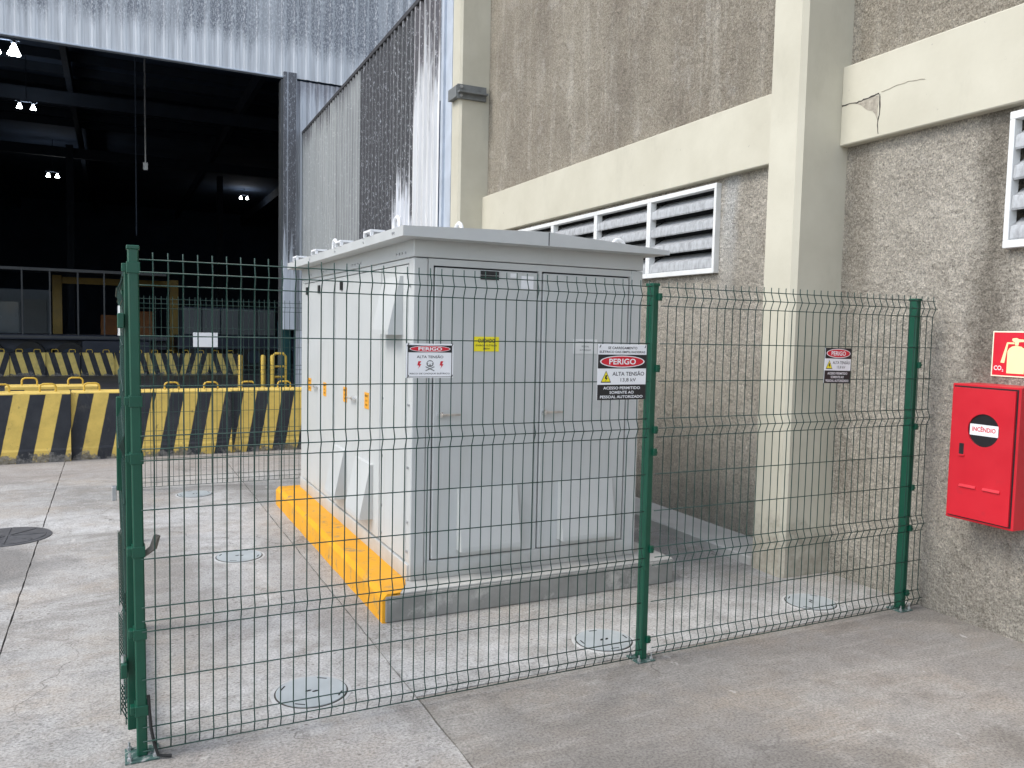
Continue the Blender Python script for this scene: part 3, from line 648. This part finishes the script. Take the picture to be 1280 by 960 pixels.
# stickers and plates on the front
yl = MB().box(2.085 - CX, 2.265 - CX, -.006, -.002, z_(1.645), z_(1.74)).build('warning_plate', M['yelsign'], cab); tag(yl, label='yellow CUIDADO warning plate')
b = MB(); put_text(b, 'CUIDADO', 2.175 - CX, z_(1.714), .12, .026, -.0065, .02); put_text(b, 'ENERGIA ELÉTRICA', 2.175 - CX, z_(1.685), .15, .014, -.0065); put_text(b, '380V', 2.175 - CX, z_(1.663), .05, .012, -.0065)
b.build('lettering', M['black'], yl)
for z in (2.15, 2.12): MB().box(2.125 - CX, 2.255 - CX, -.007, -.002, z_(z - .012), z_(z + .014)).build('name_plate', M['black'], cab)
wp = MB().box(2.83 - CX, 3.02 - CX, -.006, -.002, z_(1.635), z_(1.735)).build('white_plate', M['frame'], cab)
b = MB(); put_text(b, 'ACESSO PERMITIDO', 2.925 - CX, z_(1.715), .15, .012, -.0065); put_text(b, 'PESSOAL', 2.925 - CX, z_(1.685), .06, .011, -.0065); put_text(b, 'AUTORIZADO', 2.925 - CX, z_(1.66), .09, .011, -.0065)
b.build('lettering', M['bracket'], wp)
for (x0, x1, z0, z1) in ((2.34, 2.385, 2.13, 2.158), (2.42, 2.51, 2.06, 2.145)): MB().box(x0 - CX, x1 - CX, -.005, -.002, z_(z0), z_(z1)).build('paper_label', M['white'], cab)
# left side: skins, doors with rain hoods, hinges
def side(y0, y1, z0, z1, name='side_panel', x=-.003):
    return MB().box(x, .03, y0 - CYc, y1 - CYc, z_(z0), z_(z1), .004).build(name, M['cab'], cab)
SB, ST = .29, 2.185
side(4.91, 5.43, SB, ST); side(5.445, 5.475, SB, ST, 'frame_strip', .002); side(6.755, 6.785, SB, ST, 'frame_strip', .002); side(8.05, 8.1, SB, ST, 'frame_strip', .002)
MB().box(.003, .03, .098, CD - .098, z_(ST) + .008, T1 - .003).build('frame_strip', M['cab'], cab)
dA = side(5.485, 6.745, SB, ST, 'side_door'); dB = side(6.795, 8.04, SB, ST, 'side_door')
def lhood(y0, y1, z0, z1, d, parent):
    # built facing -y along x, then turned: new y = -x
    return hood(-(y1 - CYc), -(y0 - CYc), z_(z0), z_(z1), d, 'vent_hood', parent, LS)
lhood(5.0, 5.36, 1.74, 2.12, .10, cab); lhood(5.62, 6.03, .40, .80, .10, dA); lhood(6.36, 6.70, .40, .80, .10, dA)
def sticker(y, z, parent, w_=.11, h=.12):
    s_ = MB().box(-.0065, -.003, y - CYc - w_ / 2, y - CYc + w_ / 2, z_(z - h / 2), z_(z + h / 2)).build('orange_sticker', M['orange'], parent)
    b = MB(); put_text(b, 'PERIGO', -(y - CYc), z_(z + .035), .08, .016, -.0072, .02); put_text(b, 'ALTA', -(y - CYc), z_(z), .05, .014, -.0072); put_text(b, 'TENSÃO', -(y - CYc), z_(z - .03), .06, .016, -.0072); b.build('lettering', M['black'], s_, LS)
sticker(5.80, 1.245, dA); sticker(6.42, 1.24, dA); sticker(7.12, 1.23, dB); sticker(7.72, 1.23, dB)
for y, d in ((6.11, dA), (7.42, dB)): handle(-(y - CYc), z_(1.235), -.003, d, LS, -1)
for y in (6.55, 7.35, 7.85): MB().box(-.015, -.003, y - CYc - .03, y - CYc + .03, z_(2.08), z_(2.15)).build('hinge', M['rubber'], cab)
for y in (4.96, 5.02, 5.08, 5.14, 6.0, 6.08, 6.16, 6.24, 7.0, 7.1, 7.2, 7.7, 7.8):
    MB().cyl((-.001, y - CYc, z_(2.262)), .008, -.006, 0, 'x', 8).build('bolt', M['galv'], cab)
for z in (2.05, 1.3, .9, .55, .36):
    for y in (4.86, 5.40): MB().cyl((-.003, y - CYc, z_(z)), .009, -.006, 0, 'x', 8).build('bolt', M['galv'], cab)
# roof with deep fascia, low gable along the depth, lifting eyes and clips
OX0, OX1, OY0, OY1 = 1.552 - CX, 3.505 - CX, -.15, CD + .1; FZ0, FZ1, FZM = z_(2.335), z_(2.395), z_(2.425); XM = 2.54 - CX
rf = MB().prism([(OX0, FZ0), (OX1, FZ0), (OX1, FZ1 - .03), (XM, FZM), (OX0, FZ1)], OY0, OY1, 'y').build('roof', M['cabroof'], cab)
MB().box(XM - .003, XM + .003, OY0 - .002, OY0, FZ0 + .003, FZM - .003).build('seam', M['seam'], rf)
for k, y in enumerate((.55, 1.35, 2.2, 3.0)):
    MB().box(OX0 + .0, OX0 + .10, y - .02, y + .16, FZ1 + .03, FZ1 + .045).box(OX0 + .0, OX0 + .02, y - .02, y, FZ1 - .01, FZ1 + .032).box(OX0, OX0 + .02, y + .14, y + .16, FZ1 - .01, FZ1 + .032).build('clip', M['white'], rf)
for x, y in ((OX0 + .06, .15), (OX0 + .06, 1.75), (OX0 + .5, .2), (OX1 - .10, .35)):
    MB().torus((x, y, FZ1 + .03), .055, .013, 'x' if x < .5 else 'y', 0, 180).tube([(x, y - .055, FZ1 + .03), (x, y - .055, FZ1 - .01)] if x < .5 else [(x - .055, y, FZ1 + .03), (x - .055, y, FZ1 - .04)], .013, 7).tube([(x, y + .055, FZ1 + .03), (x, y + .055, FZ1 - .01)] if x < .5 else [(x + .055, y, FZ1 + .03), (x + .055, y, FZ1 - .04)], .013, 7).build('lifting_eye', M['white'], rf, smooth=True)
MB().box(XM - .05, XM + .12, .02, .12, FZM - .006, FZM + .022).build('ridge_clip', M['cabroof'], rf)
for y in (.02, .05, .7, 1.5, 2.4): MB().cyl((OX0, y, FZ0 + .03), .008, -.005, 0, 'x', 8).build('bolt', M['galv'], rf)

# ------------------------------------------------------------------ wire mesh fence
B0 = .032; FOLD = .02; WR = .0027; S = .0556
ZV = [0, .05, .1, .3, .5, .55, .6, .8, 1.0, 1.2, 1.25, 1.3, 1.5, 1.7, 1.9, 1.95, 2.0]; APEX = {.05, .55, 1.25, 1.95}
def vpts():
    p = []
    for z in ZV:
        p.append((0, -FOLD if z in APEX else 0, z))
    p.append((0, 0, 2.03)); return p
def mesh_of(mb, name, m):
    me = bpy.data.meshes.new(name); me.from_pydata(mb.v, [], mb.f); me.update()
    for q in me.polygons: q.use_smooth = True
    me.materials.append(m); return me
VM = mesh_of(MB().tube(vpts(), WR, 6), 'vertical_wire', M['wire'])
def panel(n, loc, rotz, lab, group, single=True):
    t = thing('mesh_fence', lab, 'fence', loc, rotz, group)
    L = (n - 1) * S; HM = mesh_of(MB().tube([(-.05, 0, 0), (L + .012, 0, 0)], WR, 6), 'horizontal_wire', M['wire'])
    if single:
        for i in range(n): link('vertical_wire', VM, t, (i * S, 0, 0))
        for z in ZV: link('horizontal_wire', HM, t, (0, (-FOLD if z in APEX else 0) - .004, z))
    else:
        b = MB()
        for i in range(n): b.tube([(p[0] + i * S, p[1], p[2]) for p in vpts()], WR, 5)
        for z in ZV: b.tube([(-.012, (-FOLD if z in APEX else 0) - .004, z), (L + .012, (-FOLD if z in APEX else 0) - .004, z)], WR, 5)
        b.build('wire_mesh', M['wire'], t, smooth=True)['kind'] = 'stuff'
    return t
GP = 'green wire mesh panels round the enclosure'
panel(44, (.1435, YF, B0), 0, 'wide front wire mesh panel between the corner post and the middle post', GP)
panel(39, (2.660, YF, B0), 0, 'front wire mesh panel between the middle post and the rendered wall', GP)
panel(44, (.18, 9.36, B0), 0, 'rear wire mesh panel seen through the front one, with a blank white plate', GP, False)
panel(38, (2.68, 9.36, B0), 0, 'rear wire mesh panel hidden behind the grey cabinet', GP, False)
panel(36, (.062, 7.12, B0), -math.pi / 2, 'side wire mesh panel seen edge on behind the gate', GP, False)
panel(36, (.062, 9.30, B0), -math.pi / 2, 'farthest side wire mesh panel seen edge on, at the rear corner', GP, False)
def post(x, y, lab, H=2.055, bands=(), clips=(), plate=.115, lean=(0, 0)):
    t = thing('fence_post', lab, 'fence post', (x, y, 0), 0, 'green fence posts'); t.rotation_euler = (lean[0], lean[1], 0)
    w_, d = .02, .03
    MB().box(-w_, w_, -d, d, .008, H, .005).build('shaft', M['green'], t)
    MB().box(-w_ - .004, w_ + .004, -d - .004, d + .004, H - .004, H + .012, .003).build('cap', M['green'], t)
    h = plate / 2; bp = MB().box(-h, h, -h, h, 0, .009, .002).build('base_plate', M['plateb'], t)
    for sx in (-1, 1):
        for sy in (-1, 1):
            MB().cyl((sx * (h - .017), sy * (h - .017), 0), .010, .009, .021, 'z', 6).cyl((sx * (h - .017), sy * (h - .017), 0), .005, .02, .042, 'z', 8).build('anchor_bolt', M['galv'], bp)
    for z in bands:
        MB().box(-w_ - .005, w_ + .005, -d - .005, d + .005, z - .022, z + .022, .002).box(-w_ - .022, -w_ - .004, -d + .01, d - .01, z - .016, z + .016, .002).build('clamp_band', M['green'], t)
    for z in clips:
        MB().box(w_ - .012, w_ + .011, -d - .016, -d + .002, z - .02, z + .02, .003).cyl((w_ + .001, -d - .016, z), .007, -.006, 0, 'y', 8).build('mesh_clip', M['green'], t)
    return t
p1 = post(.092, 3.568, 'green corner post at the left front of the enclosure', 2.075, bands=(2.0, 1.47, 1.24, .86, .52, .2), plate=.13, lean=(0, R(-.55)))
MB().tube([(.02, .0, .84), (.055, -.012, .87), (.07, -.016, .92)], [.012, .016, .014], 4).build('strike_hook', M['rust'], p1)
post(2.585, YF + .037, 'green middle post of the front fence beside the tall danger sign', 2.04, clips=(1.98, 1.6, 1.27, 1.15, .62, .12))
post(4.655, YF + .037, 'green end post beside the rendered wall', 2.035, clips=(1.62, 1.22, .82, .55, .12), lean=(0, R(-.2)))
post(.12, 9.40, 'green rear corner post far behind the corner post', 2.04); post(2.62, 9.40, 'green rear post hidden behind the cabinet', 2.04)
post(.088, 7.19, 'green side post seen edge on behind the gate', 2.04); post(.088, 5.09, 'green gate latch post behind the corner post', 2.04, clips=(1.0, .9))
# gate leaf hinged on the corner post, seen edge on
gt = thing('gate', 'green framed mesh gate seen edge on, hinged on the corner post', 'gate', (.060, 3.66, .07))
fr = MB().box(-.02, .02, 0, .04, 0, 1.93, .004).box(-.02, .02, 1.33, 1.37, 0, 1.93, .004).box(-.02, .02, .04, 1.33, 0, .04).box(-.02, .02, .04, 1.33, 1.89, 1.93).box(-.018, .018, .04, 1.33, .93, .97)
fr.build('frame', M['green'], gt)
b = MB()
for i in range(23): b.tube([(p[1] - .022, .07 + i * S, p[2] * .94 + .02) for p in vpts()], WR, 5)
for z in ZV: b.tube([((-FOLD if z in APEX else 0) - .026, .02, z * .94 + .02), ((-FOLD if z in APEX else 0) - .026, 1.36, z * .94 + .02)], WR, 5)
b.build('wire_mesh', M['wire'], gt, smooth=True)['kind'] = 'stuff'
for z in (1.72, .28):
    hg = MB().box(-.045, -.02, -.06, .03, z - .03, z + .03, .003).build('hinge', M['green'], gt); MB().cyl((-.035, -.03, z), .009, -.06, .06, 'z', 8).build('hinge_bolt', M['silver'], hg)
MB().box(-.05, -.02, 1.28, 1.36, .78, 1.3, .004).build('latch_plate', M['green'], gt); MB().box(-.075, -.05, 1.30, 1.34, .72, .80, .003).build('latch_bolt', M['galv'], gt)
# earthing cable at the foot of the corner post
ec = MB().tube([(.116, 3.545, .26), (.119, 3.54, .20), (.124, 3.525, .13), (.136, 3.515, .06), (.15, 3.505, .018), (.175, 3.50, .012), (.20, 3.495, .009)], .0062, 8).build('earthing_cable', M['rubber'], smooth=True)
tag(ec, 'black earthing cable curling at the foot of the corner post', 'cable')

# ------------------------------------------------------------------ signs (built facing -y: x to the right, z up)
def bolt_shape(cx, cz, s): return [(cx + x * s, cz + z * s) for x, z in ((-.1, .5), (.3, .5), (.08, .12), (.32, .1), (-.12, -.5), (.02, -.08), (-.25, -.05))]
def flat(b, poly, y): b.add([(u, y, w_) for u, w_ in poly], [tuple(range(len(poly)))]); return b
def danger(name, lab, loc, w_, h, kind):
    t = thing(name, lab, 'sign', loc, 0, None)
    pl_ = MB().box(0, w_, -.003, 0, 0, h, .0008).build('plate', M['white'], t); Y = -.0036; X = w_ / 2
    def L(nm, m, b, par=pl_): return b.build(nm, M[m], par)
    if kind == 'skull':
        z0, z1 = h * .745, h * .955
        b = MB(); flat(b, [(w_ * .03, h * .025), (w_ * .97, h * .025), (w_ * .97, h * .04), (w_ * .03, h * .04)], Y); flat(b, [(w_ * .03, h * .04), (w_ * .045, h * .04), (w_ * .045, h * .96), (w_ * .03, h * .96)], Y); flat(b, [(w_ * .955, h * .04), (w_ * .97, h * .04), (w_ * .97, h * .96), (w_ * .955, h * .96)], Y)
        L('border', 'black', b); L('header_band', 'black', flat(MB(), [(w_ * .045, z0), (w_ * .955, z0), (w_ * .955, z1), (w_ * .045, z1)], Y))
        cz = (z0 + z1) / 2; L('oval_rim', 'white', flat(MB(), ellipse(X, cz, w_ * .43, h * .095), Y - .0004)); L('oval', 'redsign', flat(MB(), ellipse(X, cz, w_ * .415, h * .08), Y - .0008))
        L('title', 'white', put_text(MB(), 'PERIGO', X, cz, w_ * .5, h * .10, Y - .0012, .03))
        b = put_text(MB(), 'ALTA TENSÃO', X, h * .625, w_ * .56, h * .095, Y); put_text(b, 'RISCO DE CHOQUE ELÉTRICO', X, h * .13, w_ * .84, h * .06, Y); L('lettering', 'black', b)
        L('lightning', 'redsign', flat(flat(MB(), bolt_shape(w_ * .27, h * .38, h * .22), Y), bolt_shape(w_ * .74, h * .38, h * .22), Y))
        b = MB(); flat(b, ellipse(X, h * .42, w_ * .075, h * .10), Y)
        for s in (-1, 1): flat(b, [(X - s * w_ * .10, h * .22), (X - s * w_ * .085, h * .20), (X + s * w_ * .10, h * .32), (X + s * w_ * .085, h * .34)][::s], Y - .0001 * (s + 2))
        L('skull', 'bracket', b); b = MB(); flat(b, ellipse(X - w_ * .028, h * .40, w_ * .02, h * .028), Y - .0006); flat(b, ellipse(X + w_ * .028, h * .40, w_ * .02, h * .028), Y - .0006); flat(b, ellipse(X, h * .45, w_ * .055, h * .04), Y - .0006); L('skull_face', 'white', b)
    else:
        tall = kind == 'tall'
        a = .815 if tall else 1.0                      # top of the PERIGO band, as a share of the height
        k = a; b1, b2 = (.565, .275) if tall else (.70, .36)
        L('header_band', 'black', flat(MB(), [(0, h * b1), (w_, h * b1), (w_, h * k), (0, h * k)], Y))
        cz = h * (b1 + k) / 2; L('oval_rim', 'white', flat(MB(), ellipse(X, cz, w_ * .46, h * (k - b1) * .43), Y - .0004)); L('oval', 'redsign', flat(MB(), ellipse(X, cz, w_ * .435, h * (k - b1) * .37), Y - .0008))
        L('title', 'white', put_text(MB(), 'PERIGO', X, cz, w_ * .55, h * (k - b1) * .42, Y - .0012, .02))
        b = MB()
        if tall: put_text(b, 'SE CARREGAMENTO', X, h * .935, w_ * .6, h * .045, Y, .015); put_text(b, 'ELÉTRICO DAS EMPILHADEIRAS', X, h * .868, w_ * .94, h * .05, Y, .015)
        m0 = (b1 + b2) / 2; dh = b1 - b2
        put_text(b, 'ALTA TENSÃO', w_ * .63, h * (m0 + dh * .2), w_ * .66, h * dh * .30, Y, .01); put_text(b, '13,8 kV', w_ * .63, h * (m0 - dh * .22), w_ * .32, h * dh * .26, Y, .005); L('lettering', 'black', b)
        L('lower_band', 'black', flat(MB(), [(0, 0), (w_, 0), (w_, h * b2), (0, h * b2)], Y))
        b = MB()
        for q, (s, ww) in enumerate((('ACESSO PERMITIDO', .76), ('SOMENTE AO', .5), ('PESSOAL AUTORIZADO', .88))): put_text(b, s, X, h * b2 * (.78 - .29 * q), w_ * ww, h * b2 * .185, Y - .0005, .02)
        L('notice', 'white', b)
        tx, tz, ts = w_ * .17, h * (m0 - dh * .03), h * dh * .40
        tri = lambda s: [(tx - s * .95, tz - s * .85), (tx + s * .95, tz - s * .85), (tx, tz + s)]
        L('triangle_border', 'black', flat(MB(), tri(ts), Y)); L('triangle', 'yelsign', flat(MB(), tri(ts * .82), Y - .0004)); L('triangle_bolt', 'black', flat(MB(), bolt_shape(tx, tz - ts * .2, ts * 1.0), Y - .0008))
    for x in (.035, .965):
        for z in (.04, .96): MB().tube([(w_ * x - .004, -.006, h * z - .006), (w_ * x, -.007, h * z), (w_ * x + .004, -.004, h * z + .006), (w_ * x + .004, .006, h * z + .008)], .0022, 6).build('cable_tie', M['black'], t)
    return t
YS = YF - FOLD + .011
danger('danger_sign', 'small danger sign with skull and red lightning, on the mesh before the cabinet corner', (1.195, YS, 1.558), .232, .158, 'skull')
danger('danger_sign', 'tall black and white danger sign beside the middle green post', (2.222, YS, 1.438), .300, .288, 'tall')
s3 = danger('danger_sign', 'danger sign hung in front of the column on the right panel', (3.815, YS, 1.512), .218, .212, 'plain'); s3.rotation_euler[1] = R(1.0)
bs_ = thing('blank_plate', 'blank white plate on the rear mesh panel', 'plate', (.77, 9.36 - FOLD - .005, 1.53)); MB().box(0, .25, -.004, 0, 0, .155, .001).build('plate', M['white'], bs_)
for x in (.02, .23): MB().tube([(x, -.006, .145), (x, .006, .15)], .003, 6).build('cable_tie', M['black'], bs_)
# wall signs: same building frame turned to face the yard
def wall_pt(x, y, z): return tuple(IW @ Vector((x, y, z)))
es = thing('extinguisher_sign', 'red square extinguisher sign with pale pictogram and CO2 above the hose cabinet', 'sign', wall_pt(.042, -.372, 1.572), WPHI - math.pi / 2)
W2 = .28
pl_ = MB().box(0, W2, -.004, 0, 0, .275, .0008).build('plate', M['cream2'], es); Y = -.0046
flat(MB(), [(.008, .008), (W2 - .008, .008), (W2 - .008, .267), (.008, .267)], Y).build('red_field', M['redsign'], pl_)
b = MB(); flat(b, [(.098, .022), (.205, .022), (.205, .155), (.198, .172), (.18, .184), (.15, .188), (.125, .184), (.108, .172), (.098, .155)], Y - .0005)
flat(b, [(.142, .19), (.162, .19), (.165, .21), (.20, .212), (.20, .225), (.165, .228), (.15, .235), (.125, .232), (.122, .222), (.128, .214), (.14, .21)], Y - .0005)
flat(b, [(.058, .085), (.082, .083), (.100, .198), (.138, .198), (.138, .208), (.092, .208)], Y - .0006); b.build('pictogram', M['glow'], pl_)
b = put_text(MB(), 'CO', .042, .052, .048, .028, Y - .0005, .02); put_text(b, '2', .074, .038, .010, .014, Y - .0005, .02); b.build('lettering', M['white'], pl_)
hc = thing('hose_cabinet', 'red fire hose cabinet with round window hung on the rendered wall', 'cabinet', wall_pt(.045, -.286, .70), WPHI - math.pi / 2)
W3, H3, D3 = .425, .825, .225
MB().box(0, W3, -D3, 0, 0, H3, .004).build('box', M['red'], hc)
# door: a plate with a round hole
def door_with_hole(w_, h, y0, y1, cx, cz, r, m_, n=40):
    bm = bmesh.new(); bx0, bx1, bz0, bz1 = .022, w_ - .022, .022, h - .022
    inn = [(cx + r * math.cos(2 * math.pi * i / n), cz + r * math.sin(2 * math.pi * i / n)) for i in range(n)]; out_ = []
    for u, v in inn:
        dx, dz = u - cx, v - cz; t = min((bx1 - cx) / dx if dx > 1e-6 else 1e9, (bx0 - cx) / dx if dx < -1e-6 else 1e9, (bz1 - cz) / dz if dz > 1e-6 else 1e9, (bz0 - cz) / dz if dz < -1e-6 else 1e9); out_.append((cx + dx * t, cz + dz * t))
    for (u, v) in ((bx0, bz0), (bx1, bz0), (bx1, bz1), (bx0, bz1)):
        k = min(range(n), key=lambda i: (out_[i][0] - u) ** 2 + (out_[i][1] - v) ** 2); out_[k] = (u, v)
    rows = [[bm.verts.new((u, y, v)) for u, v in g_] for g_, y in ((inn, y1), (inn, y0), (out_, y0), (out_, y1))]
    for i in range(n):
        j = (i + 1) % n
        for a in range(3): bm.faces.new((rows[a][i], rows[a][j], rows[a + 1][j], rows[a + 1][i]))
    bmesh.ops.recalc_face_normals(bm, faces=bm.faces[:]); return MB().bm(bm).build('door', m_, hc)
MB().box(.013, W3 - .013, -D3 - .001, -D3, .013, H3 - .013).build('door_gap', M['black'], hc)
dr = door_with_hole(W3, H3, -D3 - .014, -D3 - .002, W3 * .52, H3 * .675, .098, M['red'])
wn = MB().cyl((W3 * .52, 0, H3 * .675), .0985, -D3 - .004, -D3 - .0015, 'y', 36).build('window', M['glass'], dr)
lb = MB().box(W3 * .52 - .088, W3 * .52 + .088, -D3 - .0075, -D3 - .004, H3 * .675 - .032, H3 * .675 + .034).build('label_plate', M['white'], dr)
b = put_text(MB(), 'INCÊNDIO', W3 * .52, H3 * .675 + .008, .145, .034, -D3 - .0082, .025); b.build('lettering', M['redsign'], lb)
MB().box(.075, .105, -D3 - .0145, -D3 - .013, H3 * .475, H3 * .565).build('pull_slot', M['black'], dr); MB().box(.075, .112, -D3 - .022, -D3 - .014, H3 * .47, H3 * .485, .002).build('pull_lip', M['red'], dr)
for x in (.09, .24):
    MB().prism([(-D3 - .014, H3 * .245), (-D3 - .024, H3 * .25), (-D3 - .014, H3 * .268)], x, x + .105, 'x').build('vent_louvre', M['red'], dr)

# ------------------------------------------------------------------ access covers in the paving
def cover(x, y, r, a, lab):
    t = thing('access_cover', lab, 'cover', (x, y, 0), R(a), 'round steel access covers')
    MB().tube([(0, 0, -.006), (0, 0, .003)], [r + .03, r + .024], 48).build('rim', M['covring'], t)
    MB().tube([(0, 0, .003), (0, 0, .0045)], [r + .008, r + .007], 48).build('gap_ring', M['gap'], t)
    l = MB().tube([(0, 0, .0045), (0, 0, .0085), (0, 0, .0095)], [r, r, r - .004], 48).build('lid', M['cover'], t)
    for dx, dy in ((-.012, .008), (.014, -.014)): MB().prism(ellipse(dx, dy, .016, .0075, 14), .0095, .0102, 'z').build('lift_slot', M['ironhole'], l)
    for k in range(4):
        q = R(45 + 90 * k); c, s = math.cos(q), math.sin(q); d = r - .022
        MB().box(-.025, .025, -.004, .004, .0095, .0101).build('edge_slot', M['ironhole'], l, Matrix.Translation((c * d, s * d, 0)) @ Matrix.Rotation(q + math.pi / 2, 4, 'Z'))
cover(.852, 3.868, .168, 12, 'nearest round steel cover, at the front left inside the mesh'); cover(2.538, 3.872, .16, 40, 'round steel cover just left of the middle green post')
cover(4.20, 3.90, .16, 80, 'round steel cover near the column foot on the right'); cover(.855, 6.42, .165, 20, 'round steel cover midway along the yellow kerb')
cover(.75, 8.96, .165, 60, 'farthest round steel cover, by the rear mesh')
mh_ = thing('manhole_cover', 'dark cast iron manhole cover at the left picture edge', 'manhole', (-.80, 7.69, 0))
MB().tube([(0, 0, -.006), (0, 0, .006)], [.33, .325], 48).build('frame', M['iron'], mh_)
l = MB().tube([(0, 0, .006), (0, 0, .010)], [.285, .283], 48).build('lid', M['iron'], mh_)
for k in range(4):
    MB().box(-.27, .27, -.009, .009, .010, .0145 + .0004 * k).build('rib', M['iron'], l, Matrix.Rotation(math.pi * k / 4, 4, 'Z'))

# ------------------------------------------------------------------ loose grit on the paving
rg = random.Random(11); b = MB()
def pebble(x, y, r):
    n = 5; a0 = rg.uniform(0, 6)
    ring = [(x + r * rg.uniform(.7, 1.2) * math.cos(a0 + 2 * math.pi * k / n), y + r * rg.uniform(.7, 1.2) * math.sin(a0 + 2 * math.pi * k / n), -.001) for k in range(n)]
    b.add(ring + [(x + rg.uniform(-.3, .3) * r, y, r * rg.uniform(.6, 1.0))], [(k, (k + 1) % n, n) for k in range(n)])
for _ in range(520):
    u = rg.random()
    if u < .35: t = rg.uniform(-1.5, 4.5); q = IW @ Vector((.035 - abs(rg.gauss(0, .09)), t, 0)); pebble(q.x, q.y, rg.uniform(.002, .007))       # along the wall foot
    elif u < .5: pebble(JX + rg.gauss(0, .03), rg.uniform(2.4, 7.5), rg.uniform(.0015, .005))                                                       # in the joint
    elif u < .7: pebble(1.42 - abs(rg.gauss(0, .05)), rg.uniform(4.6, 8.1), rg.uniform(.002, .006))                                                 # at the kerb
    else: pebble(rg.uniform(-1.5, 4.4), rg.uniform(2.2, 8), rg.uniform(.0015, .0045))
tag(b.build('loose_grit', M['gritm']), 'small loose stones and grit scattered on the concrete', 'grit', kind='stuff')
